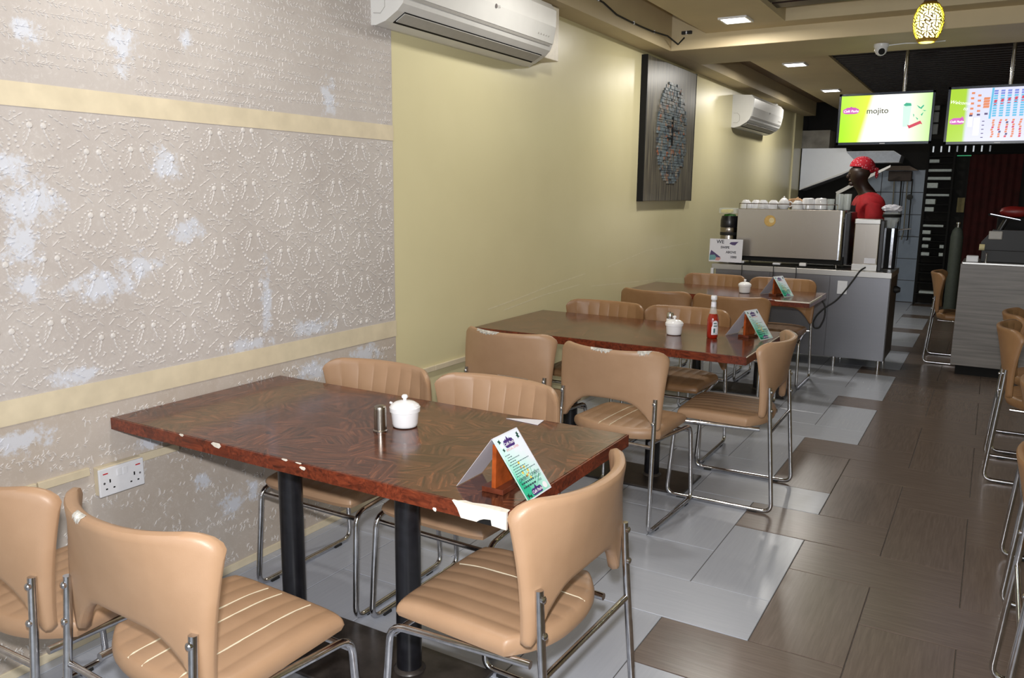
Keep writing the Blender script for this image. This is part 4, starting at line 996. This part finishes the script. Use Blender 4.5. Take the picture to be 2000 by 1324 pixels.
build('till_body', prism(bmesh.new(), [(-.18, .10), (.22, .10), (.22, .16), (.12, .27), (-.10, .27), (-.18, .16)], 0, .16, 'y'), plain('charcoal_plastic', (.008, .008, .010, 1), .5), pm)
build('receipt_roll', B(-.13, -.03, -.01, .03, .19, .26, bev=.008), M['ac_grey'], pm)
build('cash_drawer', B(-.17, .28, -.02, .24, .0, .10, bev=.004), plain('drawer_black', (.006, .006, .007, 1), .5), pm)
tag(build('receipt_printer', B(-.175, -.085, 7.90, 7.98, KZ, KZ+.052, bev=.006), M['white_plastic']), 'small white box at the corner of the grey counter', 'box')
tag(build('tape_roll', tube(bmesh.new(), [(-.09, 7.95, KZ+.125), (-.05, 7.95, KZ+.125)], .026, 16), plain('cream_tape', srgb(206, 196, 150), .5), smooth=True), 'cream roll resting on the till drawer', 'roll').parent = None
bpy.data.objects['tape_roll'].location.z = 0.0
tag(build('chrome_bell_post', lathe(bmesh.new(), [(0, 0), (.02, 0), (.02, .004), (.007, .008), (.007, .075), (.009, .082), (0, .088)], 16), M['chrome'], smooth=True, loc=(-.03, 7.885, KZ)), 'short chrome post on the front of the grey counter', 'post')
hb = thing('snack_bag', 'red and green snack bag behind the till screen', 'bag', (.14, 8.30, KZ))
bm = bmesh.new(); bmesh.ops.create_icosphere(bm, subdivisions=3, radius=1); rr = random.Random(2)
for v in bm.verts: k = rr.uniform(.93, 1.05); v.co = Vector((v.co.x*.11*k, v.co.y*.04*k, .42+v.co.z*.05*k))
build('bag_body', bm, plain('snack_red', srgb(120, 26, 22), .4), hb, smooth=True)
build('bag_end', lathe(bmesh.new(), [(0, -.03), (.03, -.02), (.036, .01), (.02, .04), (0, .045)], 12), plain('snack_green', srgb(40, 80, 40), .4), hb, smooth=True, loc=(.12, 0, .42))
build('shelf_under_bag', B(-.12, .18, -.03, .05, 0, .372, bev=.01), M['dark'], hb)
# ------------------------------------------------------------------ hanging screens
SCR = NT('mojito_slide'); v = SCR.obj(); sp = SCR.n('ShaderNodeSeparateXYZ'); SCR.l(v, sp.inputs[0])
g = SCR.math('ADD', sp.outputs[0], SCR.math('MULTIPLY', sp.outputs[2], -.22))
g1 = SCR.ramp(SCR.math('ADD', g, .5), [(.34, srgb(226, 240, 60)), (.38, (1, 1, .95, 1))])
nn = SCR.math('ABSOLUTE', SCR.math('ADD', sp.outputs[0], -.01))
g2_ = SCR.ramp(nn, [(.10, (1, 1, 1, 1)), (.32, srgb(190, 244, 150))])
SCR.l(SCR.mix(1.0, g1, g2_, 'MULTIPLY'), SCR.p.inputs['Emission Color']); SCR.set(Base__Color=(0, 0, 0, 1), Emission__Strength=1.25, Roughness=.2)
SC2 = NT('menu_slide'); v = SC2.obj(); sp = SC2.n('ShaderNodeSeparateXYZ'); SC2.l(v, sp.inputs[0])
SC2.l(SC2.ramp(SC2.math('ADD', sp.outputs[0], .5), [(.26, srgb(176, 220, 40)), (.285, srgb(226, 228, 255))]), SC2.p.inputs['Emission Color']); SC2.set(Base__Color=(0, 0, 0, 1), Emission__Strength=1.0, Roughness=.2)
def screen(label, x0, x1, z0, z1, y, m, px):
    t_ = thing('hanging_screen', label, 'screen', ((x0+x1)/2, y, (z0+z1)/2), group='screens hanging over the counters')
    hx, hz = (x1-x0)/2, (z1-z0)/2
    build('screen_case', B(-hx, hx, .004, .05, -hz, hz, bev=.004), M['dark'], t_)
    bm = bmesh.new(); b_ = .018
    box(bm, -hx, hx, 0, .006, hz-b_, hz); box(bm, -hx, hx, 0, .006, -hz, -hz+b_*1.1); box(bm, -hx, -hx+b_, 0, .006, -hz, hz); box(bm, hx-b_, hx, 0, .006, -hz, hz)
    build('bezel', bm, plain('blue_black_bezel', srgb(26, 40, 58), .2), t_)
    sc = build('display', B(-hx+b_, hx-b_, .002, .004, -hz+b_, hz-b_), m, t_)
    build('ceiling_pole', tube(bmesh.new(), [(px, .03, hz-.02), (px, .03, 2.78-(z0+z1)/2)], .014, 12), M['chrome'], t_, smooth=True)
    build('maker_mark', B(-.02, .02, -.001, .0, -hz+.005, -hz+.010), M['white_plastic'], t_)
    return t_, sc
TY = 7.3
s1, d1 = screen('hanging screen showing a yellow and white mojito slide', -1.195, -.492, 1.925, 2.33, TY, SCR.m, .125)
s2_, d2 = screen('hanging screen showing a crowded blue and green menu', -.405, .32, 1.915, 2.345, TY, SC2.m, .045)
PINK = emis('logo_pink_light', srgb(214, 90, 190), 1.0); GREYE = emis('letter_olive_light', srgb(96, 100, 56), .5); WHE = emis('white_light', (1, 1, 1, 1), 1.2); TEAL = emis('mint_light', srgb(60, 190, 150), .9); REDE = emis('ribbon_light', srgb(226, 60, 90), .9); PALE = emis('pale_mint_light', srgb(210, 244, 226), 1.1)
def scr_flat(parent, pts, m, name, yo=-.0006):
    bm = bmesh.new()
    for pl in pts: bm.faces.new([bm.verts.new((x, yo, z)) for x, z in pl])
    return build(name, bm, m, parent)
def plq(cx, cz, wd, ht): return [(cx+wd/2*abs(math.cos(a))**.5*(1 if math.cos(a) > 0 else -1), cz+ht/2*abs(math.sin(a))**.8*(1 if math.sin(a) > 0 else -1)*(1+.25*max(0, math.sin(a))*(abs(math.cos(a)) < .4))) for a in [2*PI*k/40 for k in range(40)]]
scr_flat(d1, [plq(-.255, .065, .125, .046), [(-.275, .083), (-.255, .102), (-.235, .083)]], PINK, 'logo_plaque')
text('Café Pasha', .026, WHE, d1, (-.255, .0 -.0012, .064), (PI/2, 0, 0), ext=0, shear=.3, bold=.0006)
text('mojito', .062, GREYE, d1, (-.055, -.0012, .060), (PI/2, 0, 0), ext=0, bold=.0008)
scr_flat(d1, [[(.13, .09), (.19, .09), (.182, -.07), (.138, -.07)]], PALE, 'drink_glass_picture')
scr_flat(d1, [[(.13, .098), (.15, .115), (.185, .11), (.19, .09), (.15, .085)], [(.225, .095), (.25, .08), (.262, .065), (.245, .070)], [(.25, .07), (.275, .095), (.28, .088), (.262, .062)], [(.27, .055), (.30, .05), (.285, .045)], [(.205, .03), (.215, .02), (.212, .0)], [(.26, .02), (.28, .04), (.27, .01)], [(.225, .005), (.245, -.01), (.24, -.02)]], TEAL, 'mint_leaves_picture')
scr_flat(d1, [[(.17, -.055), (.185, -.085), (.265, -.05), (.28, -.055), (.262, -.025), (.185, -.06)]], REDE, 'ribbon_picture', -.0009)
LB = emis('sky_blue_light', srgb(96, 196, 236), .95); LV = emis('violet_blue_light', srgb(120, 140, 226), .9); OR = emis('food_orange_light', srgb(236, 140, 90), .95); DKE = emis('dark_violet_light', srgb(90, 70, 130), .7)
rr = random.Random(21); gB, gV, gO, gR, gW, gD = [], [], [], [], [], []
def rc(x, z, wd, hh, sk=.0): return [(x, z), (x+wd, z), (x+wd+sk, z+hh), (x+sk, z+hh)]
for c_ in range(9):
    x = -.055+.044*c_
    for r_ in range(11):
        z = .165-.018*r_
        (gB if r_ > 1 else gV).append(rc(x, z, .026, .013, .002))
    gR.append(rc(x+.004, .085+.006*c_, .018, .022, .004)); gR.append(rc(x+.002, .068+.006*c_, .016, .008, .006))
    for r_ in range(8): (gO if rr.random() < .7 else gD if rr.random() < .3 else gR).append(rc(x+rr.uniform(.0, .01), -.05-.017*r_, .015, .014, .003))
gB.append(rc(-.075, -.03, .014, .225, .006))
for r_ in range(12): gO.append(rc(-.205+.050*(r_ % 2)+rr.uniform(-.004, .004), .155-.019*r_, .022, .015)) if r_ < 9 else None
for r_ in range(4): gO.append(rc(-.12, .11-.02*r_, .04, .018, .004))
for r_ in range(3): gD.append(rc(-.205+.05*r_, -.01+.005*r_, .022, .014))
for r_ in range(5): gD.append(rc(-.115, -.05-.03*r_, .016, .006))
gW += [rc(-.21, -.085, .03, .075), rc(-.17, -.15, .04, .13)]
for g_, m_, nm, yo in ((gW, WHE, 'menu_print', -.0004), (gB, LB, 'menu_print', -.0006), (gV, LV, 'menu_print', -.0006), (gO, OR, 'menu_print', -.0008), (gR, REDE, 'menu_print', -.0010), (gD, DKE, 'menu_print', -.0008)):
    o = scr_flat(d2, g_, m_, nm, yo); o['kind'] = 'stuff'
scr_flat(d2, [plq(-.285, -.045, .10, .044), [(-.27, -.03), (-.25, -.005), (-.235, -.03)]], PINK, 'logo_plaque')
text('Café Pasha', .022, WHE, d2, (-.285, -.0012, -.046), (PI/2, 0, 0), ext=0, shear=.3, bold=.0006)
text('Welcome', .036, WHE, d2, (-.275, -.0012, .095), (PI/2, .12, 0), ext=0, shear=.3); text('to', .036, WHE, d2, (-.235, -.0012, .05), (PI/2, .12, 0), ext=0, shear=.3)
# ------------------------------------------------------------------ kitchen
TW = struct('wall_tiled', B(-1.75, -.885, YF-.06, YF, 0, 1.88), M['grout'])
for r_ in range(6):
    for c_ in range(3):
        x0 = -1.74+c_*.29; x1 = x0+.283 if c_ < 2 else -.888
        build('wall_tile', B(x0, x1, YF-.068, YF-.059, .01+r_*.312, .01+r_*.312+.305, bev=.003, seg=1), M['blue_grey_tile'], TW)
build('corner_strip', B(-.905, -.885, YF-.075, YF-.06, 0, 1.88), M['blue_grey_tile'], TW)
hd = thing('extractor_hood', 'large sloping steel extractor hood at the back of the kitchen', 'hood', (-1.9, 12.4, 0))
build('hood_body', prism(bmesh.new(), [(-.58, 2.17), (.01, 2.165), (.02, 2.12), (.62, 2.12), (.72, 2.055), (.70, 1.965), (.31, 1.965), (-.02, 1.80), (-.58, 1.58)], 0, .5, 'y'), M['steel_dull'], hd)
build('hood_lip', prism(bmesh.new(), [(-.58, 1.58), (.31, 1.95), (.32, 1.965), (-.58, 1.60)], -.012, .0, 'y'), M['steel'], hd)
build('hood_light_band', prism(bmesh.new(), [(.02, 2.115), (.62, 2.115), (.72, 2.05), (.70, 1.972), (.16, 1.975)], -.014, -.001, 'y'), plain('pale_enamel', srgb(196, 206, 224), .3), hd)
build('filter_rail', prism(bmesh.new(), [(-.06, 1.52), (.32, 1.74), (.60, 1.90), (.60, 1.93), (.30, 1.78), (-.08, 1.56)], -.01, .02, 'y'), M['steel'], hd)
build('duct', B(-.6, -.22, .02, .45, 2.172, 2.42, bev=.004), plain('grubby_duct', srgb(150, 146, 138), .6, vary=.2, scale=5), hd)
gh = thing('gas_heater', 'dark box with hanging pipes on the tiled kitchen wall', 'heater', (-1.22, 12.80, 0))
build('heater_box', B(-.14, .16, 0, .12, 1.72, 1.86, bev=.01), plain('sooty_brown', srgb(60, 46, 38), .6), gh)
build('shelf_lid', prism(bmesh.new(), [(-.2, 1.87), (.24, 1.865), (.12, 1.93), (-.12, 1.93)], -.02, .14, 'y'), plain('rusty_lid', srgb(120, 104, 92), .6), gh)
for k, x in enumerate((-.06, .03, .11, .17)):
    build('pipe', tube(bmesh.new(), [(x, .05, 1.75), (x+.01, .05, 1.2-.1*k), (x-.01, .05, .9)], .009, 8), M['black_paint'] if k % 2 else M['steel'], gh, smooth=True)
build('valve', lathe(bmesh.new(), [(0, -.02), (.04, -.015), (.04, .015), (0, .02)], 14), M['rubber'], gh, loc=(.16, .02, 1.50), rot=(PI/2, 0, 0))
build('tap', tube(bmesh.new(), [(.02, 0, 1.03), (.14, -.02, 1.05), (.22, -.02, 1.06)], .012, 8), M['chrome'], gh, smooth=True)
sk = thing('kitchen_bench', 'dark kitchen work bench under the extractor hood', 'bench', (-1.95, 12.3, 0))
build('bench_top', B(-.5, .5, 0, .55, .86, .90, bev=.004), M['steel'], sk); build('bench_body', B(-.48, .48, .03, .52, .04, .86), M['dark'], sk)
cook = thing('stock_pot', 'tall steel pot on the dark kitchen bench', 'pot', (-1.80, 12.5, .9005))
build('pot_body', lathe(bmesh.new(), [(0, 0), (.12, 0), (.125, .01), (.125, .24), (.13, .245), (.12, .24), (.118, .02)], 24), M['steel'], cook, smooth=True)
# rack of shelves
rk = thing('shelf_rack', 'tall dark rack of thin shelves with white trays and boxes', 'rack', (-.70, 12.72, 0))
for x in (-.175, .15):
    for y in (0, .22): build('upright', B(x-.012, x+.012, y-.012, y+.012, 0, 2.12), M['dark'], rk)
levels = [.16, .32, .46, .58, .69, .80, .90, .99, 1.09, 1.19, 1.30, 1.40, 1.51, 1.62, 1.73, 1.84, 1.96, 2.05]
for k, z in enumerate(levels):
    build('shelf', B(-.165, .14, -.015, .23, z-.006, z+.006), M['dark'], rk)
trm = plain('tray_white', srgb(196, 208, 208), .5)
for k, (z, x0, x1, hh) in enumerate(((1.967, -.16, -.03, .045), (1.847, -.16, .14, .035), (1.737, -.16, .14, .04), (1.627, -.16, -.02, .07), (1.517, -.16, .14, .03), (1.407, -.16, -.03, .07), (1.307, -.16, -.04, .06), (1.097, -.16, .10, .03), (.997, -.16, -.05, .05), (.907, -.15, -.04, .04), (.807, -.15, -.06, .045), (.807, .07, .13, .045), (.697, -.15, -.04, .045), (.697, .07, .13, .045), (.167, -.13, .12, .03))):
    lb = ('white tray on the dark rack, ' + ['topmost box', 'highest full width tray', 'second full width tray', 'tall box fourth from the top', 'third full width tray', 'tall box below the bright trays', 'box above the wide dark gap', 'wide tray at mid height', 'short box just under mid height', 'small box at waist height', 'small box left of a pair', 'small box right of a pair', 'lower small box at the left', 'lower small box at the right', 'tray on the lowest shelf'][k])
    tag(build('tray', B(-.70+x0+.008, -.70+min(x1, .130), 12.735, 12.92, z, z+hh, bev=.004), trm), lb, 'tray', 'trays on the dark rack')
# slotted screen above the rack, dark red curtain, gas cylinder
sp_ = struct('wall_slotted', bmesh.new() if False else B(-.885, .30, YF-.02, YF, 2.08, 2.30), M['dark'])
for k in range(8):
    x = -.835+k*.098; build('slot_pane', B(x-.008, x+.010, YF-.024, YF-.019, 2.12, 2.20), emis('daylit_slot', (.9, .95, 1, 1), .55 if k not in (3, 7) else .2), sp_)
rd = thing('red_curtain', 'dark red curtain hanging in the kitchen doorway', 'curtain', (-.03, 12.94, 0))
bm = bmesh.new(); prev = None
for k in range(49):
    x = -.34+k*.013; yv = .014*math.sin(k*.9); cur = (bm.verts.new((x, yv, .05)), bm.verts.new((x, yv, 2.08)))
    if prev: bm.faces.new((prev[0], cur[0], cur[1], prev[1]))
    prev = cur
build('curtain_cloth', bm, plain('oxblood_cloth', srgb(62, 14, 14), .9, vary=.2, scale=6), rd, smooth=True)
build('curtain_rod', tube(bmesh.new(), [(-.36, 0, 2.09), (.32, 0, 2.09)], .01, 8), M['dark'], rd)
tag(build('green_strip_light', B(-.53, -.36, 12.90, 12.92, 2.06, 2.07), emis('green_glow', (.02, .8, .3, 1), .35)), 'thin green glowing strip above the rack end', 'light')
gc = thing('gas_cylinder', 'tall grey green gas cylinder beside the dark rack', 'cylinder', (-.40, 12.1, 0))
build('cylinder_body', lathe(bmesh.new(), [(0, 0), (.07, .0), (.075, .03), (.075, 1.00), (.06, 1.08), (.03, 1.12), (0, 1.122)], 24), plain('grey_green_paint', srgb(78, 86, 80), .6), gc, smooth=True)
build('valve', lathe(bmesh.new(), [(.015, 1.12), (.015, 1.16), (.03, 1.165), (.03, 1.185), (0, 1.19)], 12), M['chrome'], gc, smooth=True)
tag(build('hanging_notice', B(-.47, -.38, 12.94, 12.95, 1.30, 1.50), plain('mustard_card', srgb(128, 116, 70), .6)), 'small mustard coloured card hanging in the dark beside the rack', 'card')
# wall boxes between the screens
for k, z in enumerate((2.36, 2.52, 2.68)):
    tag(build('fuse_box', B(-1.02, -.80, YF-.08, YF-.001, z, z+.14, bev=.008), plain('fuse_grey', srgb(150, 156, 158), .5)), 'grey fuse box between the screens, %s of three' % ('lowest', 'middle', 'topmost')[k], 'fuse box', 'fuse boxes on the back wall')
# ------------------------------------------------------------------ person behind the machine
def skin(name, verts, edges, radii, m, parent, sub=2, root=0):
    me = bpy.data.meshes.new(name); me.from_pydata([Vector(v) for v in verts], edges, []); o = bpy.data.objects.new(name, me); C.objects.link(o)
    sm = o.modifiers.new('skin', 'SKIN'); sm.use_smooth_shade = True
    for i, r in enumerate(radii):
        r = (r, r) if not isinstance(r, tuple) else r
        me.skin_vertices[0].data[i].radius = r; me.skin_vertices[0].data[i].use_root = (i == root)
    sb = o.modifiers.new('sub', 'SUBSURF'); sb.levels = sub; sb.render_levels = sub
    dg = bpy.context.evaluated_depsgraph_get(); ev = o.evaluated_get(dg); nm = bpy.data.meshes.new_from_object(ev)
    bpy.data.objects.remove(o); bpy.data.meshes.remove(me)
    nm.materials.clear(); nm.materials.append(m)
    for p in nm.polygons: p.use_smooth = True
    no = bpy.data.objects.new(name, nm); C.objects.link(no)
    if parent: no.parent = parent
    return no
pe = thing('person', 'person in red shirt, black apron and red headscarf looking down behind the espresso machine', 'person', (-1.06, 8.72, 0), rz=0)
# local frame: person faces -x (towards the wall), slightly to the camera
V = [(0, 0, .98), (0, 0, 1.14), (-.02, 0, 1.32), (-.03, 0, 1.47), (-.055, 0, 1.565), (-.135, 0, 1.645), (-.130, 0, 1.72), (-.12, 0, 1.80),
     (.0, -.10, .92), (-.01, -.11, .50), (.02, -.11, .09), (-.10, -.115, .045),
     (.0, .10, .92), (-.01, .11, .50), (.02, .11, .09), (-.10, .115, .045),
     (-.02, -.19, 1.44), (.0, -.235, 1.17), (-.17, -.20, 1.02), (-.23, -.19, .99),
     (-.02, .19, 1.44), (.0, .235, 1.17), (-.17, .20, 1.02), (-.23, .19, .99)]
Ed = [(0, 1), (1, 2), (2, 3), (3, 4), (4, 5), (5, 6), (6, 7), (0, 8), (8, 9), (9, 10), (10, 11), (0, 12), (12, 13), (13, 14), (14, 15), (3, 16), (16, 17), (17, 18), (18, 19), (3, 20), (20, 21), (21, 22), (22, 23)]
Ra = [(.10, .14), (.095, .13), (.105, .15), (.09, .13), .068, (.090, .078), (.140, .115), (.115, .102), .085, .058, .04, .035, .085, .058, .04, .035, .06, .045, .035, .03, .06, .045, .035, .03]
body = skin('body', V, Ed, Ra, M['skin'], pe)
# face: nose, lips, brow, ears and eyes on the leaning head
def blob(name, loc, sc, m, parent, sub=2):
    bm = bmesh.new(); bmesh.ops.create_icosphere(bm, subdivisions=sub, radius=1)
    for v in bm.verts: v.co = Vector((v.co.x*sc[0], v.co.y*sc[1], v.co.z*sc[2]))
    return build(name, bm, m, parent, smooth=True, loc=loc)
blob('nose', (-.230, 0, 1.700), (.020, .016, .020), M['skin'], body); blob('lips', (-.210, 0, 1.662), (.014, .022, .010), plain('lip_brown', srgb(84, 46, 40), .4), body)
blob('chin', (-.195, 0, 1.628), (.026, .028, .022), M['skin'], body)
for s in (-1, 1):
    blob('ear', (-.11, s*.090, 1.705), (.016, .008, .026), M['skin'], body)
    blob('eye', (-.222, s*.034, 1.728), (.006, .010, .0045), plain('eye_white', srgb(120, 108, 98), .3), body)
def hand(s):
    hx = (-.23, s*.19, .99); vs = [hx, (hx[0]-.05, hx[1], hx[2]-.015)]; ed = [(0, 1)]; ra = [(.022, .016), (.030, .013)]
    for k in range(4):
        oy = (k-1.5)*.018; L_ = (.030, .036, .034, .026)[k]; n = len(vs)
        vs += [(hx[0]-.065, hx[1]+oy, hx[2]-.018), (hx[0]-.065-L_, hx[1]+oy*1.1, hx[2]-.028), (hx[0]-.065-L_*1.6, hx[1]+oy*1.1, hx[2]-.052)]
        ed += [(1, n), (n, n+1), (n+1, n+2)]; ra += [.0095, .0085, .0075]
    n = len(vs); vs += [(hx[0]-.025, hx[1]-s*.030, hx[2]-.015), (hx[0]-.055, hx[1]-s*.045, hx[2]-.028)]; ed += [(0, n), (n, n+1)]; ra += [.011, .009]
    return skin('hand', vs, ed, ra, M['skin'], body, 1)
hand(-1); hand(1)
# shirt: torso and sleeves
Vs = [(0, 0, .96), (0, 0, 1.14), (-.02, 0, 1.32), (-.028, 0, 1.45), (-.045, 0, 1.57), (-.02, -.185, 1.42), (-.005, -.235, 1.24), (-.02, .185, 1.42), (-.005, .235, 1.24)]
Es = [(0, 1), (1, 2), (2, 3), (3, 4), (3, 5), (5, 6), (3, 7), (7, 8)]
skin('shirt', Vs, Es, [(.15, .20), (.14, .19), (.16, .22), (.14, .17), (.085, .10), .092, .085, .092, .085], M['red_cloth'], pe)
bm = bmesh.new(); prev = None
for k in range(13):
    a = -1.0+2.0*k/12; row = [bm.verts.new((-.035-(.175 if z > 1.0 else .18)*math.cos(a), .165*math.sin(a)*(.62 if z > 1.3 else 1), z)) for z in (.55, .95, 1.15, 1.30, 1.42)]
    if prev:
        for q in range(4): bm.faces.new((prev[q], row[q], row[q+1], prev[q+1]))
    prev = row
bmesh.ops.solidify(bm, geom=bm.faces[:], thickness=.006)
build('apron', bm, M['black_cloth'], pe, smooth=True)
for s in (-1, 1): build('apron_strap', tube(bmesh.new(), fillet([(-.155, s*.07, 1.40), (-.115, s*.075, 1.50), (-.04, s*.07, 1.575), (.03, s*.03, 1.54)], .04, 4), .011, 8), M['black_cloth'], pe, smooth=True)
build('trousers_left', tube(bmesh.new(), [(0, -.10, .97), (-.01, -.11, .50), (.02, -.11, .08)], [.105, .082, .065], 14), M['black_cloth'], pe, smooth=True).name = 'trouser_leg'
build('trouser_leg', tube(bmesh.new(), [(0, .10, .97), (-.01, .11, .50), (.02, .11, .08)], [.105, .082, .065], 14), M['black_cloth'], pe, smooth=True)
for s in (-1, 1): build('shoe', B(-.20, .06, s*.115-.045, s*.115+.045, .001, .085, bev=.02), M['rubber'], pe, smooth=True)
# headscarf
bm = bmesh.new(); bmesh.ops.create_uvsphere(bm, u_segments=28, v_segments=16, radius=1)
for v in list(bm.verts):
    if v.co.z < -.30-.25*v.co.x: bm.verts.remove(v)
for v in bm.verts: v.co = Vector((v.co.x*.118*(1+.02*math.sin(v.co.y*20)), v.co.y*.098, v.co.z*.108))
build('headscarf', bm, M['paisley'], pe, smooth=True, loc=(-.108, 0, 1.785), rot=(0, .10, 0))
blob('scarf_knot', (.015, -.02, 1.765), (.030, .028, .022), M['paisley'], pe); blob('scarf_tail', (.025, -.02, 1.72), (.016, .022, .040), M['paisley'], pe)
pe.rotation_euler = (0, 0, .35)
# person's far arm hand reaches the grinder area; nothing else to place
